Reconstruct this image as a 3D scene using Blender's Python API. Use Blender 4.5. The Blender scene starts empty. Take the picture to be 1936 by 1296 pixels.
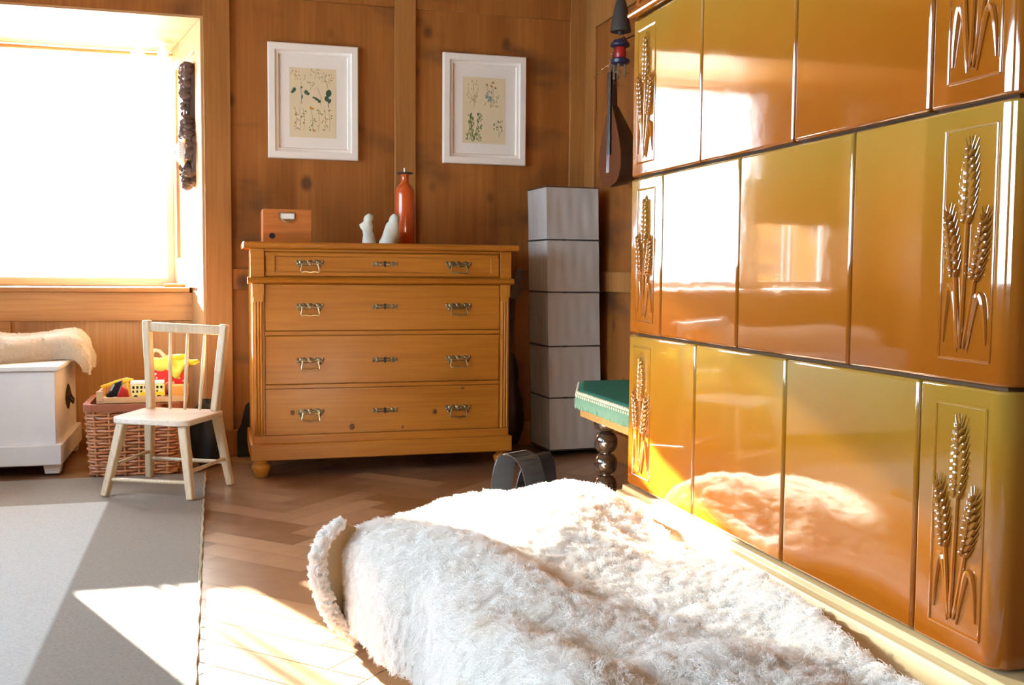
import bpy, bmesh, math, random
from mathutils import Vector, Matrix, noise as mnoise
random.seed(7)
sc = bpy.context.scene
COL = sc.collection
PI = math.pi

# ------------------------------------------------------------------ camera
F = 1966.0
yaw, pit, rol = [math.radians(a) for a in (15.93, 3.84, 0.45)]
CAMH = 0.84
fw = Vector((math.sin(yaw)*math.cos(pit), math.cos(yaw)*math.cos(pit), -math.sin(pit)))
rt = Vector((math.cos(yaw), -math.sin(yaw), 0))
up = rt.cross(fw)
rt, up = math.cos(rol)*rt + math.sin(rol)*up, -math.sin(rol)*rt + math.cos(rol)*up
cam = bpy.data.cameras.new('camera'); camo = bpy.data.objects.new('camera', cam); COL.objects.link(camo)
cam.sensor_width = 36.0; cam.lens = F*36.0/1936.0; cam.clip_start = 0.02
camo.matrix_world = Matrix(((rt.x, up.x, -fw.x, 0), (rt.y, up.y, -fw.y, 0), (rt.z, up.z, -fw.z, CAMH), (0, 0, 0, 1)))
sc.camera = camo

# ------------------------------------------------------------------ light, exposure
sc.view_settings.view_transform = 'Standard'
sc.view_settings.look = 'None'
sc.view_settings.gamma = 1.0
sc.view_settings.use_curve_mapping = False
sc.view_settings.exposure = 1.15
w = bpy.data.worlds.new('daylight'); sc.world = w; w.use_nodes = True
bg = w.node_tree.nodes['Background']
bg.inputs[0].default_value = (0.66, 0.83, 1.0, 1); bg.inputs[1].default_value = 8.5
SUN_DIR = Vector((0.43, -1.0, -0.318)).normalized()
sl = bpy.data.lights.new('sun', 'SUN'); sl.energy = 80.0; sl.angle = math.radians(0.55); sl.color = (1.0, 0.93, 0.80)
so = bpy.data.objects.new('sun', sl); COL.objects.link(so)
so.rotation_mode = 'QUATERNION'; so.rotation_quaternion = SUN_DIR.to_track_quat('-Z', 'Y'); so.location = (-2.5, 9, 3)
sc.cycles.max_bounces = 10; sc.cycles.diffuse_bounces = 6; sc.cycles.transparent_max_bounces = 12
sc.cycles.caustics_reflective = False; sc.cycles.caustics_refractive = False
sc.cycles.sample_clamp_indirect = 8.0
sc.cycles.use_denoising = True
def portal(name, loc, direction, sx, sy):
    l = bpy.data.lights.new(name, 'AREA'); l.shape = 'RECTANGLE'; l.size = sx; l.size_y = sy
    l.cycles.is_portal = True
    o = bpy.data.objects.new(name, l); COL.objects.link(o); o.location = loc
    o.rotation_mode = 'QUATERNION'; o.rotation_quaternion = Vector(direction).to_track_quat('-Z', 'Y')
portal('window_portal', (-0.9, 5.72, 1.35), (0, -1, 0), 1.5, 1.3)
portal('added_side_window_portal', (-2.62, 2.4, 1.35), (1, 0, 0), 1.35, 3.0)  # portal of the larger added window
portal('added_near_window_portal', (-2.62, -0.65, 1.35), (1, 0, 0), 1.35, 1.75)  # portal of the smaller added window

# ------------------------------------------------------------------ materials
def nm(name):
    m = bpy.data.materials.new(name); m.use_nodes = True
    n = m.node_tree.nodes; return m, n, m.node_tree.links, n['Principled BSDF']
def plain(name, col, rough=0.5, metal=0.0, coat=0.0, bump=0.0, bscale=40.0, vary=0.0, sheen=0.0, spec=None):
    m, n, l, b = nm(name)
    b.inputs['Base Color'].default_value = (*col, 1); b.inputs['Roughness'].default_value = rough
    b.inputs['Metallic'].default_value = metal; b.inputs['Coat Weight'].default_value = coat
    b.inputs['Coat Roughness'].default_value = 0.08
    if sheen: b.inputs['Sheen Weight'].default_value = sheen
    if spec is not None: b.inputs['Specular IOR Level'].default_value = spec
    tc = n.new('ShaderNodeTexCoord'); no = n.new('ShaderNodeTexNoise'); no.inputs['Scale'].default_value = bscale
    no.inputs['Detail'].default_value = 5
    l.new(tc.outputs['Object'], no.inputs['Vector'])
    if bump:
        bp = n.new('ShaderNodeBump'); bp.inputs['Strength'].default_value = bump; bp.inputs['Distance'].default_value = 0.004
        l.new(no.outputs['Fac'], bp.inputs['Height']); l.new(bp.outputs['Normal'], b.inputs['Normal'])
    if vary:
        mx = n.new('ShaderNodeMix'); mx.data_type = 'RGBA'; mx.blend_type = 'MIX'
        mx.inputs['A'].default_value = (*[c*(1-vary) for c in col], 1); mx.inputs['B'].default_value = (*[min(1, c*(1+vary)) for c in col], 1)
        l.new(no.outputs['Fac'], mx.inputs['Factor']); l.new(mx.outputs['Result'], b.inputs['Base Color'])
    return m
def wood(name, cA, cB, axis='Z', rough=0.45, knots=0.0, kcol=(0.06, 0.025, 0.012), stain=0.0, coat=0.0, scale=1.0, kscale=3.0, bump=0.15, spec=0.3):
    m, n, l, b = nm(name)
    b.inputs['Specular IOR Level'].default_value = spec
    tc = n.new('ShaderNodeTexCoord'); oi = n.new('ShaderNodeObjectInfo')
    ad = n.new('ShaderNodeVectorMath'); ad.operation = 'ADD'
    mu = n.new('ShaderNodeVectorMath'); mu.operation = 'SCALE'; mu.inputs['Scale'].default_value = 7.0
    cb = n.new('ShaderNodeCombineXYZ')
    for k in range(3): l.new(oi.outputs['Random'], cb.inputs[k])
    l.new(cb.outputs[0], mu.inputs[0]); l.new(tc.outputs['Object'], ad.inputs[0]); l.new(mu.outputs[0], ad.inputs[1])
    def mp(s_long, s_cross):
        p = n.new('ShaderNodeMapping'); s = [s_cross]*3; s['XYZ'.index(axis)] = s_long
        p.inputs['Scale'].default_value = s; l.new(ad.outputs[0], p.inputs['Vector']); return p
    n1 = n.new('ShaderNodeTexNoise'); n1.inputs['Scale'].default_value = 1.0; n1.inputs['Detail'].default_value = 4; n1.inputs['Distortion'].default_value = 0.6
    l.new(mp(0.9*scale, 7*scale).outputs[0], n1.inputs['Vector'])
    n2 = n.new('ShaderNodeTexNoise'); n2.inputs['Scale'].default_value = 1.0; n2.inputs['Detail'].default_value = 6
    l.new(mp(3*scale, 90*scale).outputs[0], n2.inputs['Vector'])
    r1 = n.new('ShaderNodeValToRGB'); r1.color_ramp.elements[0].position = 0.3; r1.color_ramp.elements[1].position = 0.72
    r1.color_ramp.elements[0].color = (*cA, 1); r1.color_ramp.elements[1].color = (*cB, 1)
    l.new(n1.outputs['Fac'], r1.inputs[0])
    m2 = n.new('ShaderNodeMix'); m2.data_type = 'RGBA'; m2.blend_type = 'MULTIPLY'
    r2 = n.new('ShaderNodeValToRGB'); r2.color_ramp.elements[0].position = 0.3; r2.color_ramp.elements[1].position = 0.65
    r2.color_ramp.elements[0].color = (0.72, 0.68, 0.64, 1); r2.color_ramp.elements[1].color = (1, 1, 1, 1)
    l.new(n2.outputs['Fac'], r2.inputs[0]); m2.inputs['Factor'].default_value = 0.65
    l.new(r1.outputs[0], m2.inputs['A']); l.new(r2.outputs[0], m2.inputs['B'])
    out = m2.outputs['Result']
    if knots:
        vo = n.new('ShaderNodeTexVoronoi'); vo.inputs['Scale'].default_value = 1.0
        l.new(mp(kscale*0.75, kscale).outputs[0], vo.inputs['Vector'])
        rk = n.new('ShaderNodeValToRGB'); rk.color_ramp.elements[0].position = 0.045*knots; rk.color_ramp.elements[1].position = 0.10*knots
        rk.color_ramp.elements[0].color = (1, 1, 1, 1); rk.color_ramp.elements[1].color = (0, 0, 0, 1)
        l.new(vo.outputs['Distance'], rk.inputs[0])
        mk = n.new('ShaderNodeMix'); mk.data_type = 'RGBA'; mk.inputs['B'].default_value = (*kcol, 1)
        sc_ = n.new('ShaderNodeMath'); sc_.operation = 'MULTIPLY'; sc_.inputs[1].default_value = 0.8
        l.new(rk.outputs[0], sc_.inputs[0]); l.new(sc_.outputs[0], mk.inputs['Factor'])
        l.new(out, mk.inputs['A']); out = mk.outputs['Result']
    if stain:
        n3 = n.new('ShaderNodeTexNoise'); n3.inputs['Scale'].default_value = 1.0; n3.inputs['Detail'].default_value = 3
        p = n.new('ShaderNodeMapping'); p.inputs['Scale'].default_value = (2.2, 2.2, 5.0); l.new(ad.outputs[0], p.inputs['Vector'])
        l.new(p.outputs[0], n3.inputs['Vector'])
        rs = n.new('ShaderNodeValToRGB'); rs.color_ramp.elements[0].position = 0.54; rs.color_ramp.elements[1].position = 0.76
        rs.color_ramp.elements[0].color = (0, 0, 0, 1); rs.color_ramp.elements[1].color = (stain, stain, stain, 1)
        l.new(n3.outputs['Fac'], rs.inputs[0])
        ms = n.new('ShaderNodeMix'); ms.data_type = 'RGBA'; ms.inputs['B'].default_value = (0.05, 0.03, 0.02, 1)
        l.new(rs.outputs[0], ms.inputs['Factor']); l.new(out, ms.inputs['A']); out = ms.outputs['Result']
    l.new(out, b.inputs['Base Color']); b.inputs['Roughness'].default_value = rough
    b.inputs['Coat Weight'].default_value = coat; b.inputs['Coat Roughness'].default_value = 0.15
    bp = n.new('ShaderNodeBump'); bp.inputs['Strength'].default_value = bump; bp.inputs['Distance'].default_value = 0.003
    l.new(n2.outputs['Fac'], bp.inputs['Height']); l.new(bp.outputs['Normal'], b.inputs['Normal'])
    return m
M = {}
M['wall'] = wood('old_panel_pine', (0.30, 0.102, 0.021), (0.42, 0.160, 0.037), 'Z', 0.45, knots=1.7, stain=0.9, scale=1.0, kscale=5.0)
M['post'] = wood('post_pine', (0.34, 0.14, 0.034), (0.47, 0.215, 0.060), 'Z', 0.42, knots=0.5, kscale=4.0)
M['pale_pine'] = wood('niche_pine', (0.50, 0.27, 0.11), (0.64, 0.38, 0.175), 'X', 0.42, knots=0.5, kscale=3.0)
M['pale_pine_v'] = wood('niche_pine_upright', (0.54, 0.30, 0.13), (0.68, 0.42, 0.20), 'Z', 0.42, knots=0.4, kscale=3.0)
M['chest'] = wood('chest_pine', (0.40, 0.136, 0.010), (0.50, 0.188, 0.018), 'X', 0.42, knots=0.35, coat=0.06, kscale=4.2)
M['chest_v'] = wood('chest_pine_upright', (0.44, 0.160, 0.015), (0.56, 0.225, 0.030), 'Z', 0.42, knots=0.3, coat=0.06, kscale=4.0)
M['knot'] = plain('pine_knot', (0.13, 0.040, 0.008), 0.5, vary=0.4, bscale=90)
M['box'] = wood('box_pine', (0.42, 0.125, 0.025), (0.52, 0.18, 0.04), 'X', 0.4)
M['chair'] = wood('chair_beech', (0.52, 0.40, 0.25), (0.66, 0.54, 0.38), 'Z', 0.4, scale=1.5)
M['seat'] = wood('chair_seat_beech', (0.70, 0.62, 0.52), (0.82, 0.75, 0.66), 'X', 0.3, scale=1.5)
M['tray'] = wood('tray_wood', (0.60, 0.38, 0.18), (0.72, 0.50, 0.28), 'X', 0.5)
M['orange_wood'] = wood('block_wood', (0.62, 0.28, 0.05), (0.74, 0.38, 0.09), 'X', 0.5)
M['bench'] = wood('bench_pine', (0.55, 0.30, 0.09), (0.70, 0.42, 0.15), 'Y', 0.35, coat=0.3)
M['dark_wood'] = wood('dark_carved_wood', (0.085, 0.055, 0.045), (0.17, 0.115, 0.095), 'Z', 0.3)
M['turned'] = plain('turned_dark_wood', (0.035, 0.018, 0.010), 0.12, coat=0.8)
M['white_paint'] = plain('white_chest_paint', (0.80, 0.82, 0.83), 0.45, bump=0.05, bscale=20, vary=0.06)
M['frame_white'] = plain('frame_white_paint', (0.92, 0.89, 0.80), 0.4)
M['mat_board'] = plain('mat_board', (0.88, 0.84, 0.76), 0.8)
M['print_paper'] = plain('print_paper', (0.76, 0.65, 0.42), 0.8, vary=0.06, bscale=12)
M['leaf_dark'] = plain('drawn_leaf_dark', (0.06, 0.10, 0.055), 0.8)
M['leaf_green'] = plain('drawn_leaf_green', (0.16, 0.22, 0.06), 0.8)
M['leaf_olive'] = plain('drawn_stem_olive', (0.36, 0.34, 0.16), 0.8)
M['flower_orange'] = plain('drawn_flower_orange', (0.68, 0.28, 0.03), 0.8)
M['flower_blue'] = plain('drawn_flower_blue', (0.22, 0.30, 0.36), 0.8)
M['brass'] = plain('pale_brass', (0.62, 0.50, 0.30), 0.28, metal=1.0, bump=0.2, bscale=150)
M['brass_dark'] = plain('tarnished_brass', (0.30, 0.25, 0.15), 0.35, metal=1.0, bump=0.3, bscale=150)
M['steel'] = plain('bright_steel', (0.75, 0.74, 0.72), 0.2, metal=1.0)
M['black'] = plain('black_void', (0.006, 0.005, 0.004), 0.7)
M['black_cloth'] = plain('black_cloth', (0.012, 0.012, 0.014), 0.85, bump=0.3, bscale=60)
M['black_leather'] = plain('black_leather', (0.012, 0.013, 0.016), 0.35)
M['bottle'] = plain('orange_glazed_ceramic', (0.52, 0.085, 0.014), 0.22, coat=0.4, vary=0.2, bscale=6)
M['stone'] = plain('pale_soapstone', (0.62, 0.66, 0.58), 0.5, vary=0.2, bscale=25, bump=0.2)
M['paper_shade'] = plain('grey_lamp_paper', (0.47, 0.455, 0.425), 0.85, bump=0.35, bscale=14)
M['wire_dark'] = plain('dark_lamp_wire', (0.05, 0.045, 0.04), 0.6)
M['velvet'] = plain('green_velvet', (0.035, 0.165, 0.115), 0.9, sheen=0.0, spec=0.1, vary=0.25, bscale=30)
M['fringe'] = plain('green_fringe', (0.12, 0.23, 0.16), 0.8)
M['braid'] = plain('cream_braid', (0.45, 0.45, 0.33), 0.8)
M['cream'] = plain('cream_paint', (0.52, 0.43, 0.235), 0.45, vary=0.05, bscale=8)
M['grout'] = plain('dark_joint', (0.10, 0.045, 0.015), 0.7)
M['wicker'] = plain('reddish_wicker', (0.50, 0.22, 0.10), 0.42, vary=0.35, bscale=9)
M['wicker_rim'] = plain('brown_basket_rim', (0.36, 0.12, 0.06), 0.3)
M['yellow'] = plain('toy_yellow', (0.80, 0.56, 0.03), 0.35)
M['pale_yellow'] = plain('toy_pale_yellow', (0.80, 0.74, 0.32), 0.35)
M['toy_white'] = plain('toy_white', (0.80, 0.78, 0.70), 0.4)
M['toy_black'] = plain('toy_black', (0.012, 0.014, 0.02), 0.25)
M['toy_red'] = plain('toy_red', (0.34, 0.015, 0.012), 0.3)
M['pink'] = plain('pink_cloth', (0.80, 0.36, 0.33), 0.8)
M['yellow_green'] = plain('yellow_green_cloth', (0.62, 0.64, 0.10), 0.7, vary=0.3, bscale=14)
M['clear_tube'] = plain('pale_handle', (0.72, 0.60, 0.45), 0.3)
M['leather'] = plain('tanned_sheep_leather', (0.62, 0.52, 0.33), 0.75, bump=0.15, bscale=30, vary=0.1)
M['mando_top'] = plain('mandolin_spruce', (0.15, 0.050, 0.020), 0.5, spec=0.2)
M['mando_side'] = plain('mandolin_bowl', (0.022, 0.009, 0.006), 0.3, coat=0.4)
M['mando_neck'] = plain('mandolin_neck', (0.05, 0.015, 0.012), 0.3)
M['iron'] = plain('dark_iron', (0.045, 0.040, 0.038), 0.55)
M['blue'] = plain('ornament_blue', (0.022, 0.022, 0.06), 0.35)
M['plaster'] = plain('outer_wall', (0.75, 0.72, 0.66), 0.8)
M['ceil'] = wood('ceiling_pine', (0.44, 0.23, 0.09), (0.56, 0.32, 0.14), 'Y', 0.5, knots=0.5)
M['white_frame'] = plain('window_white', (0.82, 0.82, 0.80), 0.35)

def polka():
    m, n, l, b = nm('red_polka_cloth')
    tc = n.new('ShaderNodeTexCoord'); vo = n.new('ShaderNodeTexVoronoi'); vo.inputs['Scale'].default_value = 55; vo.inputs['Randomness'].default_value = 0.4
    l.new(tc.outputs['Object'], vo.inputs['Vector'])
    r = n.new('ShaderNodeValToRGB'); r.color_ramp.interpolation = 'CONSTANT'
    r.color_ramp.elements[0].color = (0.85, 0.6, 0.55, 1); r.color_ramp.elements[1].position = 0.28; r.color_ramp.elements[1].color = (0.55, 0.015, 0.015, 1)
    l.new(vo.outputs['Distance'], r.inputs[0]); l.new(r.outputs[0], b.inputs['Base Color']); b.inputs['Roughness'].default_value = 0.8
    return m
M['polka'] = polka()

def glaze(name, light=0.0):
    m, n, l, b = nm(name)
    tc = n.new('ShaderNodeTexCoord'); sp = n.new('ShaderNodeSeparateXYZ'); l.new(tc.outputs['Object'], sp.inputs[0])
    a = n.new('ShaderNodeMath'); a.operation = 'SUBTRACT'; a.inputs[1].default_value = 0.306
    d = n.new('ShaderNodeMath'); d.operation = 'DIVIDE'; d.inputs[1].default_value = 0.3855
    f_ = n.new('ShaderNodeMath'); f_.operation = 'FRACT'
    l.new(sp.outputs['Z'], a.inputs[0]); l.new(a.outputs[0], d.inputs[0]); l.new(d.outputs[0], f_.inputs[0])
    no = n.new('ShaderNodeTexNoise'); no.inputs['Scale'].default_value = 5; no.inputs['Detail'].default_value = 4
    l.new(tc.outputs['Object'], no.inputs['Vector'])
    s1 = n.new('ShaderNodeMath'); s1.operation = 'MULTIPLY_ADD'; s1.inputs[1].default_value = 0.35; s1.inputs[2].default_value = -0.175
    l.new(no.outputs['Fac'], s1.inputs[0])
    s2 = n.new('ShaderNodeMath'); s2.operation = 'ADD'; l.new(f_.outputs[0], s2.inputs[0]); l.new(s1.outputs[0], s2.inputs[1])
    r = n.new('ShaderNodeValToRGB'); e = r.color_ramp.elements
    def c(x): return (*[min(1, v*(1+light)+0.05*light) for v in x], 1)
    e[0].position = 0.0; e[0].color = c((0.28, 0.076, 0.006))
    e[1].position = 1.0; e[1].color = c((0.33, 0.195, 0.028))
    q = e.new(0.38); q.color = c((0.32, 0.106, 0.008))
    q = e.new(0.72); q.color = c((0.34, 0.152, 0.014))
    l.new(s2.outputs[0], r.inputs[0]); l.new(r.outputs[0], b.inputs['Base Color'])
    b.inputs['Coat Weight'].default_value = 0.7; b.inputs['Coat IOR'].default_value = 1.7; b.inputs['Coat Roughness'].default_value = 0.02; b.inputs['Roughness'].default_value = 0.06; b.inputs['Specular IOR Level'].default_value = 0.85
    n2 = n.new('ShaderNodeTexNoise'); n2.inputs['Scale'].default_value = 9; n2.inputs['Detail'].default_value = 2
    n3 = n.new('ShaderNodeTexNoise'); n3.inputs['Scale'].default_value = 55; n3.inputs['Detail'].default_value = 1
    l.new(tc.outputs['Object'], n2.inputs['Vector']); l.new(tc.outputs['Object'], n3.inputs['Vector'])
    b1 = n.new('ShaderNodeBump'); b1.inputs['Strength'].default_value = 0.10; b1.inputs['Distance'].default_value = 0.006
    b2 = n.new('ShaderNodeBump'); b2.inputs['Strength'].default_value = 0.05; b2.inputs['Distance'].default_value = 0.001
    l.new(n2.outputs['Fac'], b1.inputs['Height']); l.new(n3.outputs['Fac'], b2.inputs['Height'])
    l.new(b1.outputs['Normal'], b2.inputs['Normal']); l.new(b2.outputs['Normal'], b.inputs['Normal'])
    return m
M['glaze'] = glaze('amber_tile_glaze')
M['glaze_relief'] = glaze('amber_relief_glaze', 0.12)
M['glaze_dark'] = plain('brown_cornice_glaze', (0.30, 0.085, 0.015), 0.08)

def glass_mat():
    m, n, l, b = nm('window_pane_glass')
    n.remove(b); o = n['Material Output']
    t = n.new('ShaderNodeBsdfTransparent'); g = n.new('ShaderNodeBsdfGlossy'); g.inputs['Roughness'].default_value = 0.02
    fr = n.new('ShaderNodeFresnel'); fr.inputs['IOR'].default_value = 1.3; mx = n.new('ShaderNodeMixShader')
    l.new(fr.outputs[0], mx.inputs[0]); l.new(t.outputs[0], mx.inputs[1]); l.new(g.outputs[0], mx.inputs[2]); l.new(mx.outputs[0], o.inputs[0])
    return m
M['pane'] = glass_mat()
def sheer_mat():
    m, n, l, b = nm('sheer_white_voile')
    n.remove(b); o = n['Material Output']
    t = n.new('ShaderNodeBsdfTransparent'); d = n.new('ShaderNodeBsdfDiffuse'); d.inputs['Color'].default_value = (0.9, 0.9, 0.88, 1)
    tr = n.new('ShaderNodeBsdfTranslucent'); tr.inputs['Color'].default_value = (0.92, 0.92, 0.9, 1)
    m1 = n.new('ShaderNodeMixShader'); m1.inputs[0].default_value = 0.7; m2 = n.new('ShaderNodeMixShader'); m2.inputs[0].default_value = 0.96
    l.new(d.outputs[0], m1.inputs[1]); l.new(tr.outputs[0], m1.inputs[2]); l.new(t.outputs[0], m2.inputs[1]); l.new(m1.outputs[0], m2.inputs[2])
    l.new(m2.outputs[0], o.inputs[0]); return m
M['sheer'] = sheer_mat()

def parquet_mat():
    m, n, l, b = nm('parquet_oak')
    at = n.new('ShaderNodeAttribute'); at.attribute_name = 'plank'
    tc = n.new('ShaderNodeTexCoord'); no = n.new('ShaderNodeTexNoise'); no.inputs['Scale'].default_value = 14; no.inputs['Detail'].default_value = 6
    l.new(tc.outputs['Object'], no.inputs['Vector'])
    r = n.new('ShaderNodeValToRGB'); r.color_ramp.elements[0].color = (0.17, 0.080, 0.036, 1); r.color_ramp.elements[1].color = (0.42, 0.255, 0.145, 1)
    ad = n.new('ShaderNodeMath'); ad.operation = 'MULTIPLY_ADD'; ad.inputs[1].default_value = 0.5; 
    l.new(no.outputs['Fac'], ad.inputs[0]); sb = n.new('ShaderNodeMath'); sb.operation = 'MULTIPLY_ADD'; sb.inputs[1].default_value = 0.85; sb.inputs[2].default_value = -0.2
    l.new(at.outputs['Fac'], sb.inputs[0]); l.new(sb.outputs[0], ad.inputs[2])
    l.new(ad.outputs[0], r.inputs[0]); l.new(r.outputs[0], b.inputs['Base Color'])
    b.inputs['Roughness'].default_value = 0.32; b.inputs['Coat Weight'].default_value = 0.25; b.inputs['Coat Roughness'].default_value = 0.2
    return m
M['parquet'] = parquet_mat()
def rug_mat():
    m, n, l, b = nm('woven_grey_rug')
    tc = n.new('ShaderNodeTexCoord'); sp = n.new('ShaderNodeSeparateXYZ'); l.new(tc.outputs['Object'], sp.inputs[0])
    def lt(sock, val):
        k = n.new('ShaderNodeMapRange'); k.inputs['From Min'].default_value = val-0.006; k.inputs['From Max'].default_value = val+0.006
        k.inputs['To Min'].default_value = 1; k.inputs['To Max'].default_value = 0; l.new(sock, k.inputs['Value']); return k.outputs[0]
    a = lt(sp.outputs['X'], -0.378); c = lt(sp.outputs['Y'], 3.94)
    mu = n.new('ShaderNodeMath'); mu.operation = 'MULTIPLY'; l.new(a, mu.inputs[0]); l.new(c, mu.inputs[1])
    mx = n.new('ShaderNodeMix'); mx.data_type = 'RGBA'; mx.inputs['A'].default_value = (0.27, 0.245, 0.215, 1); mx.inputs['B'].default_value = (0.50, 0.515, 0.50, 1)
    l.new(mu.outputs[0], mx.inputs['Factor'])
    no = n.new('ShaderNodeTexNoise'); no.inputs['Scale'].default_value = 1; no.inputs['Detail'].default_value = 3
    p = n.new('ShaderNodeMapping'); p.inputs['Scale'].default_value = (140, 420, 140); l.new(tc.outputs['Object'], p.inputs['Vector']); l.new(p.outputs[0], no.inputs['Vector'])
    m2 = n.new('ShaderNodeMix'); m2.data_type = 'RGBA'; m2.blend_type = 'MULTIPLY'; m2.inputs['Factor'].default_value = 0.6
    r = n.new('ShaderNodeValToRGB'); r.color_ramp.elements[0].position = 0.3; r.color_ramp.elements[0].color = (0.55, 0.55, 0.55, 1); r.color_ramp.elements[1].position = 0.6; r.color_ramp.elements[1].color = (1, 1, 1, 1)
    l.new(no.outputs['Fac'], r.inputs[0]); l.new(mx.outputs['Result'], m2.inputs['A']); l.new(r.outputs[0], m2.inputs['B'])
    l.new(m2.outputs['Result'], b.inputs['Base Color']); b.inputs['Roughness'].default_value = 0.95
    bp = n.new('ShaderNodeBump'); bp.inputs['Strength'].default_value = 0.4; bp.inputs['Distance'].default_value = 0.003
    l.new(no.outputs['Fac'], bp.inputs['Height']); l.new(bp.outputs['Normal'], b.inputs['Normal'])
    return m
M['rug'] = rug_mat()
def wool_mat(name, c1, c2):
    m, n, l, b = nm(name)
    tc = n.new('ShaderNodeTexCoord'); no = n.new('ShaderNodeTexNoise'); no.inputs['Scale'].default_value = 7; no.inputs['Detail'].default_value = 4
    l.new(tc.outputs['Object'], no.inputs['Vector'])
    r = n.new('ShaderNodeValToRGB'); r.color_ramp.elements[0].position = 0.27; r.color_ramp.elements[1].position = 0.42
    r.color_ramp.elements[0].color = (*c2, 1); r.color_ramp.elements[1].color = (*c1, 1)
    l.new(no.outputs['Fac'], r.inputs[0]); l.new(r.outputs[0], b.inputs['Base Color']); b.inputs['Roughness'].default_value = 0.8
    b.inputs['Specular IOR Level'].default_value = 0.25
    return m
M['wool'] = wool_mat('cream_sheep_wool', (0.97, 0.955, 0.92), (0.93, 0.88, 0.80))
M['wool_trunk'] = wool_mat('ivory_sheep_wool', (0.97, 0.95, 0.89), (0.94, 0.89, 0.76))

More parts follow.
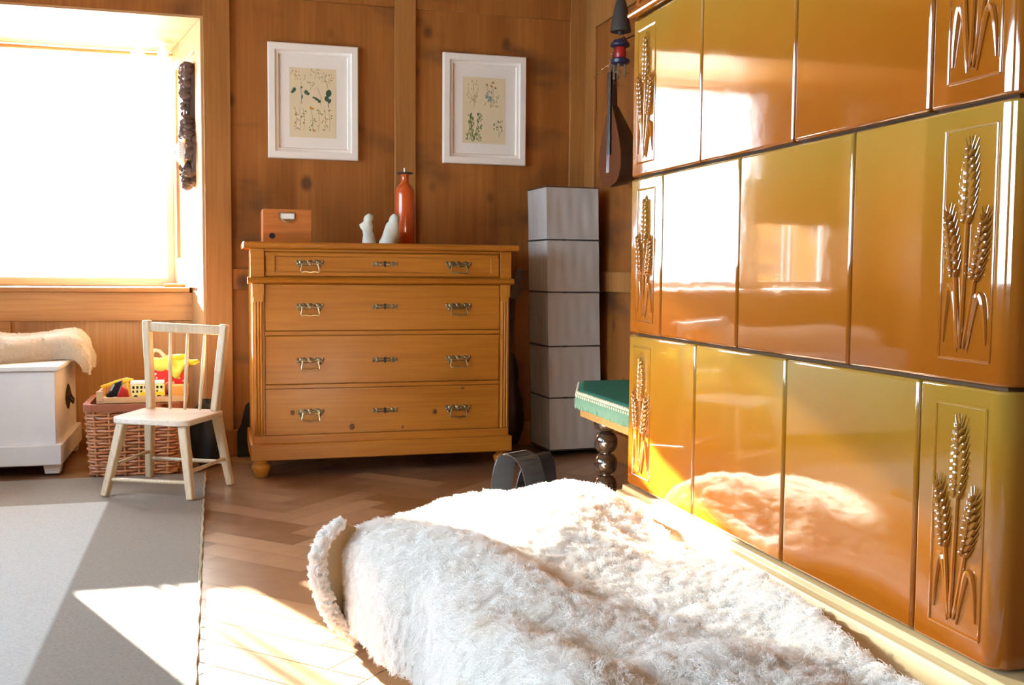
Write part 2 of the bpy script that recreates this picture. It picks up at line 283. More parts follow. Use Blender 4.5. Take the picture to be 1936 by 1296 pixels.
# ------------------------------------------------------------------ mesh helpers
ORG = {}
class MB:
    def __init__(s): s.v = []; s.f = []; s.m = []; s.mi = 0
    def add(s, vs, fs):
        k = len(s.v); s.v += [tuple(q) for q in vs]
        for f in fs: s.f.append([i+k for i in f]); s.m.append(s.mi)
    def box(s, a, b):
        x0, y0, z0 = a; x1, y1, z1 = b
        s.add([(x0,y0,z0),(x1,y0,z0),(x1,y1,z0),(x0,y1,z0),(x0,y0,z1),(x1,y0,z1),(x1,y1,z1),(x0,y1,z1)],
              [(3,2,1,0),(4,5,6,7),(0,1,5,4),(1,2,6,5),(2,3,7,6),(3,0,4,7)]); return s
    def hexa(s, lo, hi):
        s.add(list(lo)+list(hi), [(3,2,1,0),(4,5,6,7),(0,1,5,4),(1,2,6,5),(2,3,7,6),(3,0,4,7)]); return s
    def bar(s, p, q, w, h, w2=None, h2=None, side=(1,0,0)):
        p = Vector(p); q = Vector(q); d = (q-p).normalized(); x = Vector(side); x = (x - d*x.dot(d)).normalized(); y = d.cross(x)
        w2 = w if w2 is None else w2; h2 = h if h2 is None else h2
        lo = [p+x*(a*w/2)+y*(b*h/2) for a, b in ((-1,-1),(1,-1),(1,1),(-1,1))]
        hi = [q+x*(a*w2/2)+y*(b*h2/2) for a, b in ((-1,-1),(1,-1),(1,1),(-1,1))]
        return s.hexa(lo, hi)
    def tube(s, pts, r, n=8, closed=False):
        pts = [Vector(p) for p in pts]; N = len(pts)
        rs = r if isinstance(r, (list, tuple)) else [r]*N
        prev = None; vs = []
        for i in range(N):
            if closed: t = pts[(i+1) % N]-pts[i-1]
            else: t = pts[min(i+1, N-1)]-pts[max(i-1, 0)]
            if t.length < 1e-9: t = Vector((0,0,1))
            t.normalize()
            if prev is None:
                a = Vector((0,0,1)) if abs(t.z) < 0.9 else Vector((1,0,0)); x = t.cross(a).normalized()
            else:
                x = prev - t*prev.dot(t); x = x.normalized() if x.length > 1e-6 else t.orthogonal().normalized()
            prev = x; y = t.cross(x)
            for k in range(n):
                an = 2*PI*k/n; vs.append(pts[i]+(x*math.cos(an)+y*math.sin(an))*rs[i])
        fs = []
        for i in range(N if closed else N-1):
            j = (i+1) % N
            for k in range(n): fs.append((i*n+k, i*n+(k+1) % n, j*n+(k+1) % n, j*n+k))
        if not closed: fs.append(tuple(range(n))[::-1]); fs.append(tuple((N-1)*n+k for k in range(n)))
        s.add(vs, fs); return s
    def lathe(s, prof, c=(0,0,0), n=24, axis='Z', sx=1.0, sy=1.0):
        vs = []; c = Vector(c)
        for r, z in prof:
            for k in range(n):
                a = 2*PI*k/n; x, y = r*math.cos(a)*sx, r*math.sin(a)*sy
                p = {'Z': (x, y, z), 'X': (z, x, y), 'Y': (x, z, y)}[axis]
                vs.append(c+Vector(p))
        fs = []
        for i in range(len(prof)-1):
            for k in range(n): fs.append((i*n+k, i*n+(k+1) % n, (i+1)*n+(k+1) % n, (i+1)*n+k))
        fs.append(tuple(range(n))[::-1]); fs.append(tuple((len(prof)-1)*n+k for k in range(n)))
        s.add(vs, fs); return s
    def ell(s, c, r, mat=None, nu=10, nv=6):
        c = Vector(c); vs = []; fs = []
        for j in range(nv+1):
            th = PI*j/nv
            for i in range(nu):
                ph = 2*PI*i/nu
                p = Vector((r[0]*math.sin(th)*math.cos(ph), r[1]*math.sin(th)*math.sin(ph), r[2]*math.cos(th)))
                if mat is not None: p = mat @ p
                vs.append(c+p)
        for j in range(nv):
            for i in range(nu): fs.append((j*nu+i, (j+1)*nu+i, (j+1)*nu+(i+1) % nu, j*nu+(i+1) % nu))
        s.add(vs, fs); return s
    def prism(s, poly, fa, fb):
        n = len(poly); vs = [fa(p) for p in poly]+[fb(p) for p in poly]
        fs = [tuple(range(n))[::-1], tuple(range(n, 2*n))]+[(i, (i+1) % n, n+(i+1) % n, n+i) for i in range(n)]
        s.add(vs, fs); return s
    def grid(s, fn, nu, nv):
        vs = [fn(i/nu, j/nv) for j in range(nv+1) for i in range(nu+1)]
        fs = [(j*(nu+1)+i, j*(nu+1)+i+1, (j+1)*(nu+1)+i+1, (j+1)*(nu+1)+i) for j in range(nv) for i in range(nu)]
        s.add(vs, fs); return s
    def build(s, name, mats, parent=None, bevel=0.0, seg=2, smooth=True, recalc=True, weld=True, base=None, ang=35):
        """vertices are in room coordinates; the object's origin is its thing's base"""
        org = ORG.get(parent.name, Vector((0,0,0))) if parent is not None else Vector(base or (0,0,0))
        me = bpy.data.meshes.new(name)
        me.from_pydata([tuple(Vector(q)-org) for q in s.v], [], s.f)
        if not isinstance(mats, (list, tuple)): mats = [mats]
        for m in mats: me.materials.append(m)
        for p, k in zip(me.polygons, s.m): p.material_index = k
        if recalc or weld:
            bm = bmesh.new(); bm.from_mesh(me)
            if weld: bmesh.ops.remove_doubles(bm, verts=bm.verts, dist=1e-6)
            if recalc: bmesh.ops.recalc_face_normals(bm, faces=bm.faces)
            bm.to_mesh(me); bm.free()
        if smooth:
            me.polygons.foreach_set('use_smooth', [True]*len(me.polygons)); me.set_sharp_from_angle(angle=math.radians(ang))
        o = bpy.data.objects.new(name, me); COL.objects.link(o)
        if parent is not None: o.parent = parent
        else: o.location = org
        ORG[o.name] = org
        if bevel:
            bv = o.modifiers.new('bevel', 'BEVEL'); bv.width = bevel; bv.segments = seg; bv.limit_method = 'ANGLE'; bv.angle_limit = math.radians(40)
        return o
def thing(name, label, cat, base=(0,0,0), group=None):
    o = bpy.data.objects.new(name, None); COL.objects.link(o); o.location = base; o.empty_display_size = 0.05
    ORG[o.name] = Vector(base); tag(o, label, cat, group); return o
def tag(o, label, cat, group=None):
    o['label'] = label; o['category'] = cat
    if group: o['group'] = group
    return o
def struct(mb, name, mats, bevel=0.0, **k):
    o = mb.build(name, mats, None, bevel=bevel, **k); o['kind'] = 'structure'; return o
def sm(x, a, b):
    t = max(0, min(1, (x-a)/(b-a))); return t*t*(3-2*t)

# ------------------------------------------------------------------ the room
WX, WL, WB, WR, CE = 1.75, -2.4, 4.85, -2.2, 2.25      # right wall, left wall, back wall, rear wall, ceiling
def herringbone():
    L, W, g = 0.42, 0.105, 0.0012
    me = bpy.data.meshes.new('floor'); vs = []; fs = []; rn = []
    c45 = math.sqrt(0.5)
    def emit(x0, y0, x1, y1):
        x0 += g; y0 += g; x1 -= g; y1 -= g
        k = len(vs); pts = []
        for x, y in ((x0,y0),(x1,y0),(x1,y1),(x0,y1)):
            pts.append((c45*(x-y)-0.3, c45*(x+y)+1.5))
        if max(p[0] for p in pts) < WL-0.4 or min(p[0] for p in pts) > WX+0.4 or max(p[1] for p in pts) < WR-0.4 or min(p[1] for p in pts) > 6.1: return
        cl = [(min(max(p[0], WL-0.3), WX+0.3), min(max(p[1], WR-0.3), 5.6)) for p in pts]
        for p in cl: vs.append((p[0], p[1], 0.0))
        fs.append((k, k+1, k+2, k+3)); rn.append(random.random())
    n = int(L/W)
    for i in range(-60, 60):
        for j in range(-16, 16):
            ox, oy = i*W + j*L, i*W - j*L
            emit(ox, oy, ox+L, oy+W)
            emit(ox, oy+W, ox+W, oy+W+L)
    k = len(vs)
    vs += [(WL-0.3, WR-0.3, -0.002), (WX+0.3, WR-0.3, -0.002), (WX+0.3, 5.6, -0.002), (WL-0.3, 5.6, -0.002)]
    vs += [(x, y, -0.1) for x, y, z in vs[k:k+4]]
    fs += [(k,k+1,k+2,k+3), (k+7,k+6,k+5,k+4), (k,k+4,k+5,k+1), (k+1,k+5,k+6,k+2), (k+2,k+6,k+7,k+3), (k+3,k+7,k+4,k)]; rn += [0.0]*6
    me.from_pydata(vs, [], fs); me.materials.append(M['parquet'])
    at = me.attributes.new('plank', 'FLOAT', 'FACE'); at.data.foreach_set('value', rn)
    o = bpy.data.objects.new('floor', me); COL.objects.link(o); o['kind'] = 'structure'; ORG['floor'] = Vector()
herringbone()
struct(MB().box((WL-0.3, WR-0.3, CE), (WX+0.3, 6.0, CE+0.1)), 'ceiling', M['ceil'])
struct(MB().box((-0.04, WB, 0), (WX+0.2, WB+0.12, CE)), 'wall_back', M['wall'])
struct(MB().box((WX, WR-0.2, 0), (WX+0.12, WB, CE)), 'wall_right', M['wall'])
def holed(plane, a0, a1, h0, h1, z0, z1):
    b = MB()
    def bx(p, q, za, zb):
        if plane == 'L': b.box((WL-0.2, p, za), (WL, q, zb))
        else: b.box((p, WR-0.2, za), (q, WR, zb))
    bx(a0, h0, 0, CE); bx(h1, a1, 0, CE); bx(h0, h1, 0, z0); bx(h0, h1, z1, CE); return b
b = holed('L', 0.5, WB, 0.9, 3.9, 0.75, 2.0); c_ = holed('L', WR, 0.5, -1.5, 0.2, 0.75, 2.0); b.add(c_.v, c_.f)
struct(b, 'wall_left', M['wall'])
struct(MB().box((WL-0.2, WR-0.2, 0), (WX, WR, CE)), 'wall_rear', M['wall'])
# posts and rails of the panelling
for k, (x0, x1, d, z0) in enumerate(((-0.04, 0.074, 0.022, 0.0), (0.807, 0.906, 0.020, 0.0), (1.662, 1.75, 0.022, 0.0))):
    struct(MB().box((x0, WB-d, z0), (x1, WB, CE)), 'trim_%d' % (k+1), M['post'], 0.003)
struct(MB().box((0.074, WB-0.014, 0.755), (0.807, WB, 0.848)).box((0.906, WB-0.014, 0.755), (1.662, WB, 0.848)), 'trim_4', M['wall'], 0.003)
struct(MB().box((0.074, WB-0.012, 2.055), (0.807, WB, CE)).box((0.906, WB-0.012, 2.055), (1.662, WB, CE)), 'trim_5', M['wall'], 0.003)
struct(MB().box((-0.02, WB-0.026, 0), (WX, WB-0.0005, 0.122)), 'baseboard_back', M['wall'], 0.004)
b = MB().box((WX-0.014, 4.70, 0), (WX, WB-0.022, CE)).box((WX-0.013, 2.4, 0.755), (WX, 4.70, 0.848)).box((WX-0.013, 2.4, 2.0), (WX, 4.70, 2.12))
struct(b, 'trim_6', M['post'], 0.003)
struct(MB().box((WX-0.026, 2.45, 0), (WX, WB-0.03, 0.122)), 'baseboard_right', M['wall'], 0.004)
# window niche
NB = 5.62
struct(MB().box((WL-0.2, WB, 1.956), (-0.04, WB+0.12, CE)), 'wall_window', M['wall'])
struct(MB().box((WL-0.2, WB+0.002, 1.945), (0.10, NB+0.15, 1.957)).box((WL-0.2, WB+0.12, 1.957), (0.1, NB+0.15, 2.05)), 'trim_7', M['pale_pine'])
struct(MB().box((-2.0, 5.20, 0), (-0.09, 5.26, 0.735)), 'wall_niche', M['pale_pine_v'])
b = MB().box((-2.0, 5.182, 0.60), (-0.105, 5.20, 0.735)).box((-2.0, 5.182, 0.0), (-0.105, 5.20, 0.10))
for x in (-1.0, -1.6): b.box((x, 5.184, 0.1), (x+0.10, 5.20, 0.60))
struct(b, 'trim_8', M['pale_pine'], 0.003)
struct(MB().box((-2.0, 5.165, 0.735), (-0.115, NB+0.02, 0.757)), 'trim_9', M['pale_pine'], 0.004)
struct(MB().box((-0.24, 5.30, 0.757), (-0.13, NB, 0.772)), 'trim_10', M['pale_pine'], 0.003)
def RV(y): return -0.04-0.2*(y-WB)          # surface of the splayed right cheek
b = MB().hexa([(RV(WB),WB,0),(0.08,WB+0.12,0),(0.02,NB+0.15,0),(RV(NB+0.15),NB+0.15,0)], [(RV(WB),WB,1.956),(0.08,WB+0.12,1.956),(0.02,NB+0.15,1.956),(RV(NB+0.15),NB+0.15,1.956)])
struct(b, 'wall_reveal', M['pale_pine_v'])
def strip(y0, y1, z0, z1, t=0.012, z0b=None, z1b=None):
    z0b = z0 if z0b is None else z0b; z1b = z1 if z1b is None else z1b
    return ([(RV(y0)-t, y0, z0), (RV(y0)+0.004, y0, z0), (RV(y1)+0.004, y1, z0b), (RV(y1)-t, y1, z0b)], [(RV(y0)-t, y0, z1), (RV(y0)+0.004, y0, z1), (RV(y1)+0.004, y1, z1b), (RV(y1)-t, y1, z1b)])
b = MB(); b.hexa(*strip(WB+0.002, WB+0.13, 0.0, 1.945)); b.hexa(*strip(5.50, 5.60, 0.757, 1.945)); b.hexa(*strip(WB+0.13, 5.50, 1.83, 1.945)); b.hexa(*strip(WB+0.13, 5.50, 0.757, 0.90))
struct(b, 'trim_11', M['pale_pine_v'], 0.003)
# window
win = bpy.data.objects.new('window_1', None); COL.objects.link(win); win['kind'] = 'structure'; ORG['window_1'] = Vector((-0.9, NB, 0.757)); win.location = (-0.9, NB, 0.757)
b = MB()
for x0, x1 in ((-1.72, -1.575), (-1.14, -1.02), (-0.235, -0.15)): b.box((x0, NB, 0.757), (x1, NB+0.06, 1.945))
b.box((-1.72, NB+0.002, 0.757), (-0.15, NB+0.058, 0.80)).box((-1.72, NB+0.002, 1.89), (-0.15, NB+0.058, 1.945))
b.build('window_frame', M['white_frame'], win, 0.004)
b = MB().box((-1.375, NB+0.015, 0.80), (-1.36, NB+0.04, 1.89)).box((-1.325, NB+0.015, 0.80), (-1.316, NB+0.04, 1.89))
b.build('glazing_bar', M['white_frame'], win)
MB().box((-1.70, NB-0.012, 1.14), (-1.095, NB-0.008, 1.90)).build('added_blind', plain('tan_linen', (0.42, 0.27, 0.12), 0.9), win)  # unseen blind, added to dim this casement's reflection in the tiles
MB().box((-1.575, NB+0.026, 0.80), (-1.14, NB+0.030, 1.89)).build('window_pane', M['pane'], win)
MB().box((-1.02, NB+0.026, 0.80), (-0.235, NB+0.030, 1.89)).build('window_pane', M['pane'], win)
struct(MB().box((WL-0.2, NB-0.05, 0), (-1.72, NB+0.1, 1.95)).box((-1.72, NB, 0), (0.1, NB+0.12, 0.757)).box((-0.15, NB+0.02, 0.757), (0.1, NB+0.14, 1.95)), 'wall_outer', M['plaster'])
struct(MB().box((-2.05, WB+0.12, 0), (-2.0, NB-0.05, 1.945)).box((WL-0.2, WB, 0), (-2.0, WB+0.12, 1.956)), 'wall_niche_left', M['pale_pine_v'])
# unseen timber house, added outside to darken what the stove tiles mirror
pl_ = [(-5.72, 14.0), (-16.0, 14.0), (-16.0, 20.0), (-9.02, 20.0)]
b = MB().prism(pl_, lambda p: (p[0], p[1], -0.6), lambda p: (p[0], p[1], 4.6))
b.prism(pl_, lambda p: (p[0], p[1], 4.6), lambda p: (p[0]*0.9-1.2, 17+(p[1]-17)*0.2, 5.8))
struct(b, 'added_house', M['wall'], smooth=False)
# unseen windows added in the left wall for fill light
def added_window(n, plane, p0, p1):
    e = bpy.data.objects.new('window_%d' % n, None); COL.objects.link(e); e['kind'] = 'structure'
    o = (WL, (p0+p1)/2, 0.75) if plane == 'L' else ((p0+p1)/2, WR, 0.75); e.location = o; ORG[e.name] = Vector(o)
    b = MB(); g = MB(); m_ = (p0+p1)/2
    def bx(q, a0, a1, z0, z1, d0, d1):
        if plane == 'L': q.box((WL-d1, a0, z0), (WL-d0, a1, z1))
        else: q.box((a0, WR-d1, z0), (a1, WR-d0, z1))
    for a0, a1 in ((p0, p0+0.06), (m_-0.05, m_+0.05), (p1-0.06, p1)): bx(b, a0, a1, 0.75, 2.0, 0.08, 0.14)
    bx(b, p0, p1, 0.75, 0.81, 0.082, 0.138); bx(b, p0, p1, 1.94, 2.0, 0.082, 0.138)
    bx(g, p0+0.06, m_-0.05, 0.81, 1.94, 0.10, 0.104); bx(g, m_+0.05, p1-0.06, 0.81, 1.94, 0.10, 0.104)
    b.build('window_frame', M['white_frame'], e); g.build('window_pane', M['pane'], e)
added_window(2, 'L', 0.9, 3.9); added_window(3, 'L', -1.5, 0.2)
# curtain on its rail
t = thing('curtain', 'sheer white curtain gathered at the top right of the window', 'curtain', (-0.6, 5.5, 1.88))
def cur(u, v):
    x = -1.09+u*0.87; hem = 1.40+0.05*sm(x, -0.9, -0.5); z = 1.885-v*(1.885-hem)
    y = 5.50+0.016*math.sin(u*58+1.2*math.sin(u*9))*(0.5+0.5*v)
    return (x, y, z)
MB().grid(cur, 220, 14).build('curtain_fabric', M['sheer'], t, recalc=False)
def gather(u, v):
    a = u*PI*7; wv = 0.16*(1-0.55*v)+0.02
    return (-0.205-wv*(1-u)-0.03*v, 5.44+0.035*math.sin(a)*(1-0.5*v), 1.90-0.42*v+0.03*math.sin(u*9)*(1-v))
MB().grid(gather, 60, 14).build('curtain_gather', M['sheer'], t, recalc=False)
tag(MB().tube([(-1.95, 5.50, 1.90), (-0.19, 5.50, 1.90)], 0.009).build('curtain_rod', M['pale_pine'], None, base=(-1.0, 5.5, 1.9)), 'thin curtain rod across the top of the window niche', 'curtain rod')
# rug
rg = MB().box((-2.2, -0.8, 0.0005), (-0.052, 4.42, 0.009)).build('rug', M['rug'], None, 0.003)
tag(rg, 'large flat woven grey rug with a paler middle on the parquet', 'rug')
b = MB().tube([(-0.049+0.0015*math.sin(k*0.9), -0.8+5.22*k/260, 0.0065) for k in range(261)], 0.0055, 6)
eb = b.build('edge_binding', plain('rug_edge', (0.34, 0.29, 0.20), 0.9, bump=0.5, bscale=200), rg)

# ------------------------------------------------------------------ tiled stove
SX, Y0, Y1 = 1.0, 1.13, 2.432
ST = thing('tiled_stove', 'large tiled stove of glossy amber tiles with wheat ears in relief', 'tiled stove', (1.3, 1.8, 0))
MB().box((SX+0.02, Y0+0.02, 0.28), (WX-0.001, Y1-0.012, 1.9)).build('stove_core', M['grout'], ST)
def wheat(tile, yc, z0):
    b = MB(); X0 = SX
    def P(p, q, r): return (X0-r, yc-p, z0+q)
    def ear(p0, q0, p1, q1, n, sc_):
        d = Vector((p1-p0, q1-q0)); L = d.length; d.normalize(); nn = Vector((d.y, -d.x))
        for i in range(n):
            t_ = i/(n-1); wd = (0.62+0.5*math.sin(PI*min(1, t_*0.9+0.12)))*sc_
            for sd in (-1, 0, 1):
                o = (t_ + (0.5/n if sd == 0 else 0))*L
                c = Vector((p0, q0))+d*o+nn*(sd*0.0078*wd)
                an = math.atan2(d.x, d.y)+sd*0.5
                R = Matrix.Rotation(-an, 3, 'X') if False else Matrix(((1,0,0),(0,math.cos(an),-math.sin(an)),(0,math.sin(an),math.cos(an))))
                b.ell(P(c.x, c.y, 0.004 if sd else 0.0065), (0.0056, 0.0043*wd, 0.0098*wd), R, 8, 6)
            for sd in (-1, 1):       # awns
                c = Vector((p0, q0))+d*(t_*L)+nn*(sd*0.010*wd); e = c+d*0.020*sc_+nn*(sd*0.0075)
                b.tube([P(c.x, c.y, 0.003), P(e.x, e.y, 0.0012)], [0.0014, 0.0005], 5)
        for k in (-1, 0, 1):
            e = Vector((p1, q1)); f_ = e+d*0.024*sc_+nn*(k*0.007)
            b.tube([P(e.x, e.y, 0.003), P(f_.x, f_.y, 0.0012)], [0.0015, 0.0005], 5)
    ear(0.0, 0.225, 0.003, 0.315, 9, 1.0)
    ear(-0.022, 0.150, -0.036, 0.228, 8, 0.85)
    ear(0.020, 0.145, 0.036, 0.222, 8, 0.85)
    for a, c, e in (((0, 0.222), (-0.002, 0.14), (-0.006, 0.045)), ((-0.021, 0.148), (-0.016, 0.10), (-0.009, 0.045)), ((0.019, 0.143), (0.012, 0.095), (0.000, 0.045))):
        pts = []
        for k in range(9):
            t_ = k/8; p = (1-t_)**2*a[0]+2*t_*(1-t_)*c[0]+t_*t_*e[0]; q = (1-t_)**2*a[1]+2*t_*(1-t_)*c[1]+t_*t_*e[1]
            pts.append(P(p, q, 0.002))
        b.tube(pts, [0.0032]*8+[0.001], 6)
    for s_ in (-1, 1):               # drooping leaves
        ctl = [(s_*0.010-0.004, 0.040), (s_*0.018, 0.095), (s_*0.026, 0.125-0.006*s_), (s_*0.034, 0.120-0.006*s_), (s_*0.040, 0.085), (s_*0.043, 0.045)]
        pts = []
        for i in range(len(ctl)-1):
            for k in range(4):
                t_ = k/4; p0_ = ctl[max(i-1, 0)]; p1_ = ctl[i]; p2_ = ctl[i+1]; p3_ = ctl[min(i+2, len(ctl)-1)]
                f_ = lambda a, b_, c, d: 0.5*((2*b_)+(-a+c)*t_+(2*a-5*b_+4*c-d)*t_*t_+(-a+3*b_-3*c+d)*t_**3)
                pts.append(P(f_(p0_[0], p1_[0], p2_[0], p3_[0]), f_(p0_[1], p1_[1], p2_[1], p3_[1]), 0.001))
        n_ = len(pts); b.tube(pts, [0.0012+0.0042*math.sin(PI*k/(n_-1))**0.8 for k in range(n_)], 7)
    fr = MB()
    for (p0, q0), (p1, q1) in (((-0.051, 0.030), (-0.051, 0.350)), ((0.051, 0.030), (0.051, 0.350)), ((-0.051, 0.350), (0.051, 0.350)), ((-0.051, 0.030), (0.051, 0.030))):
        fr.tube([P(p0, q0, -0.0005), P(p1, q1, -0.0005)], 0.0026, 8)
    b.build('wheat_relief', M['glaze_relief'], tile, weld=False)
    fr.build('relief_border', M['glaze'], tile, weld=False)
G = 0.0028
rows = [(0.306, 0.690), (0.690, 1.0755), (1.0755, 1.4625)]
joints = [[Y0, 1.305, 1.682, 2.055, Y1], [Y0, 1.489, 1.872, 2.242, Y1], [Y0, 1.304, 1.676, 2.051, Y1]]
for r_, ((z0, z1), js) in enumerate(zip(rows, joints)):
    for k in range(4):
        ya, yb = js[k]+G, js[k+1]-G
        dp = 0.045
        if k == 0:
            ya = js[0]
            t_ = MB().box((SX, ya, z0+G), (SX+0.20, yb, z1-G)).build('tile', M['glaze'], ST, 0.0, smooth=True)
            bm = bmesh.new(); bm.from_mesh(t_.data)
            es = [e for e in bm.edges if all(abs(v.co.x-(SX-1.3)) < 1e-5 and abs(v.co.y-(ya-1.8)) < 1e-5 for v in e.verts)]
            bmesh.ops.bevel(bm, geom=es, offset=0.028, segments=8, affect='EDGES', profile=0.5)
            bm.to_mesh(t_.data); bm.free(); t_.data.polygons.foreach_set('use_smooth', [True]*len(t_.data.polygons)); t_.data.set_sharp_from_angle(angle=math.radians(35))
            bv = t_.modifiers.new('bevel', 'BEVEL'); bv.width = 0.004; bv.segments = 3; bv.limit_method = 'ANGLE'; bv.angle_limit = math.radians(50)
            wheat(t_, js[0]+0.085, z0+0.004)
        else:
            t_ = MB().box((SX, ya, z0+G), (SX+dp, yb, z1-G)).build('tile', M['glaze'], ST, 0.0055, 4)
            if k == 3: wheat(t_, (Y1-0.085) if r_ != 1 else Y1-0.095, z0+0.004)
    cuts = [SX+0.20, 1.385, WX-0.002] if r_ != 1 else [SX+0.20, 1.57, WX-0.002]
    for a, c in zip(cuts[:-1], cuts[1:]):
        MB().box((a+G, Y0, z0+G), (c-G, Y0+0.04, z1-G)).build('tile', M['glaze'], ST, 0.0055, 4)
# cornice and frieze above the three rows
b = MB()
def round_mould(zc, r, xo):
    b.prism([(SX+0.02, zc-r)]+[(SX-xo-r*math.cos(PI*(k/8-0.5)), zc+r*math.sin(PI*(k/8-0.5))) for k in range(9)]+[(SX+0.02, zc+r)], lambda p: (p[0], Y0-0.02, p[1]), lambda p: (p[0], Y1+0.003, p[1]))
round_mould(1.475, 0.010, 0.006)
b.build('cornice', M['glaze'], ST)
b = MB().box((SX+0.006, Y0-0.01, 1.486), (SX+0.05, Y1-0.002, 1.85))
for j in range(6):
    for k in range(26):
        y = Y0+0.03+k*0.049+(j % 2)*0.024
        if y > Y1-0.02: continue
        b.ell((SX+0.006, y, 1.512+j*0.045), (0.008, 0.018, 0.012), None, 8, 5)
        b.tube([(SX+0.004, y-0.02, 1.500+j*0.045), (SX-0.001, y, 1.530+j*0.045), (SX+0.004, y+0.02, 1.500+j*0.045)], 0.003, 5)
b.build('frieze', M['glaze_dark'], ST, weld=False)
# cream plinth mouldings
prof = [(SX+0.05, 0.0), (SX-0.10, 0.0), (SX-0.10, 0.190), (SX-0.094, 0.205), (SX-0.078, 0.215), (SX-0.072, 0.240), (SX-0.064, 0.255), (SX-0.060, 0.268), (SX-0.045, 0.272), (SX-0.034, 0.280), (SX-0.024, 0.292), (SX-0.010, 0.293), (SX-0.009, 0.305), (SX+0.05, 0.305)]
b = MB().prism(prof, lambda p: (p[0], Y0-0.05, p[1]), lambda p: (p[0], Y1+0.006, p[1]))
b.box((SX+0.045, Y0-0.05, 0.0), (WX-0.001, Y1, 0.305))
b.build('plinth', M['cream'], ST, 0.002, ang=25)
MB().box((0.50, 0.85, 0.0), (SX-0.10, 2.335, 0.238)).build('ledge', M['cream'], ST, 0.01)

# ------------------------------------------------------------------ wool
def hair(o, count, kids, length, rad=0.0006, clump=0.35, kink=0.004, rough=0.012, vg=None):
    md = o.modifiers.new('wool', 'PARTICLE_SYSTEM'); ps = o.particle_systems[-1]; st = ps.settings
    st.type = 'HAIR'; st.count = count; st.hair_length = length; st.hair_step = 3; st.display_step = 2; st.render_step = 3
    st.use_advanced_hair = True; st.emit_from = 'FACE'; st.use_emit_random = True; st.distribution = 'RAND'
    st.factor_random = 0.0012; st.tangent_factor = 0.0; st.brownian_factor = 0.0015
    st.child_type = 'INTERPOLATED'; st.child_percent = 2; st.rendered_child_count = kids; st.child_length = 1.0
    st.clump_factor = clump; st.clump_shape = 0.2
    st.roughness_1 = rough; st.roughness_1_size = 0.02; st.roughness_2 = rough; st.roughness_2_size = 0.4; st.roughness_endpoint = rough*0.8
    st.kink = 'CURL'; st.kink_amplitude = kink; st.kink_frequency = 3.0
    st.root_radius = 1.0; st.tip_radius = 0.5; st.radius_scale = rad; st.material = 1
    if vg: ps.vertex_group_density = vg
    ps.seed = 3
sc.cycles_curves.shape = 'RIBBONS'
def arc(s, r):
    """arc-length s beyond an edge -> (outward, drop)"""
    q = r*PI/2
    if s <= 0: return s, 0.0
    if s < q: return r*math.sin(s/r), r*(1-math.cos(s/r))
    return r, r+(s-q)
XE, YE = 0.352, 2.345
def fleece(u, v):
    sx = -0.565+u*0.825     # distance beyond the left edge (negative = on top)
    sy = -1.50+v*1.70     # distance beyond the far edge
    ox, dx = arc(sx, 0.06); oy, dy = arc(sy, 0.05)
    # irregular outline of the hide
    x = XE-ox; y = YE+oy
    z = 0.252-dx-dy
    if z < 0.028:
        ex = 0.028-z; z = 0.028+0.25*0.0
        if dx > dy: x -= ex*0.12
        else: y += ex*0.1
    top = max(0, 1-(dx+dy)/0.08)
    z += top*(0.052*math.exp(-((x-0.775)/0.12)**2-((y-2.27)/(0.12 if y > 2.27 else 0.30))**2)
              + 0.016*math.sin(x*9.5+y*3.1+0.6)*math.sin(y*6.3-x*2.0) + 0.010*math.sin(x*21+y*9)
              + 0.030*math.exp(-((x-0.62)/0.22)**2-((y-1.33)/0.07)**2)
              + 0.026*sm(y, 1.75, 2.2)*sm(x, 0.26, 0.42))
    z += 0.030*sm(x, 0.84, 0.945)*top*sm(2.1-y, 0, 0.3)-0.02*sm(x, 0.86, 0.93)*top*sm(y, 2.0, 2.3)
    q_ = Vector((x*24, y*24, z*24)); z += 0.0065*mnoise.noise(q_)+0.004*mnoise.noise(q_*2.3)
    x += (0.012*math.sin(y*11)+0.008*math.sin(y*23+1))*(1-top)
    x += 0.10*sm(2.40-y, 0.0, 0.5)*sm(0.62-x, 0, 0.3)
    return (x, y, max(z, 0.026))
FL = MB().grid(fleece, 160, 280).build('sheepskin', [M['wool']], None, recalc=False, base=(0.6, 1.7, 0.25))
tag(FL, 'large cream sheepskin with curly wool spread along the foot of the tiled stove', 'sheepskin')
b_ = FL.data
bm = bmesh.new(); bm.from_mesh(b_); bmesh.ops.recalc_face_normals(bm, faces=bm.faces)
if sum(f.normal.z for f in bm.faces) < 0: bmesh.ops.reverse_faces(bm, faces=bm.faces)
bm.to_mesh(b_); bm.free()
hair(FL, 12000, 30, 0.022, rad=0.0011, clump=0.45, kink=0.004, rough=0.008)
# folded corner showing the leather
def unp(x, y, Y): 
    d = fw+rt*((x-968)/F)-up*((y-648)/F); k = Y/d.y; return Vector((d.x*k, Y, CAMH+d.z*k))
Ls = [unp(a, c, 2.30) for a, c in ((648, 990), (616, 1020), (603, 1065), (610, 1120), (636, 1175), (676, 1204), (700, 1208))]
Rs = [unp(a, c, 2.335) for a, c in ((672, 998), (672, 1030), (674, 1070), (684, 1120), (697, 1160), (706, 1185), (712, 1195))]
def cr(P_, t):
    n_ = len(P_)-1; i = min(int(t*n_), n_-1); f_ = t*n_-i
    a, b2, c, d = P_[max(i-1, 0)], P_[i], P_[i+1], P_[min(i+2, n_)]
    return 0.5*((2*b2)+(c-a)*f_+(2*a-5*b2+4*c-d)*f_**2+(3*b2-a-3*c+d)*f_**3)
def flap(u, v):
    l_, r_ = cr(Ls, v), cr(Rs, v); p = l_.lerp(r_, u); p = p+Vector((-0.006, 0.030, 0))*math.sin(PI*u); p.z = max(p.z, 0.02); return p
fo = MB().grid(flap, 12, 30).build('leather_underside', M['leather'], FL, recalc=False)
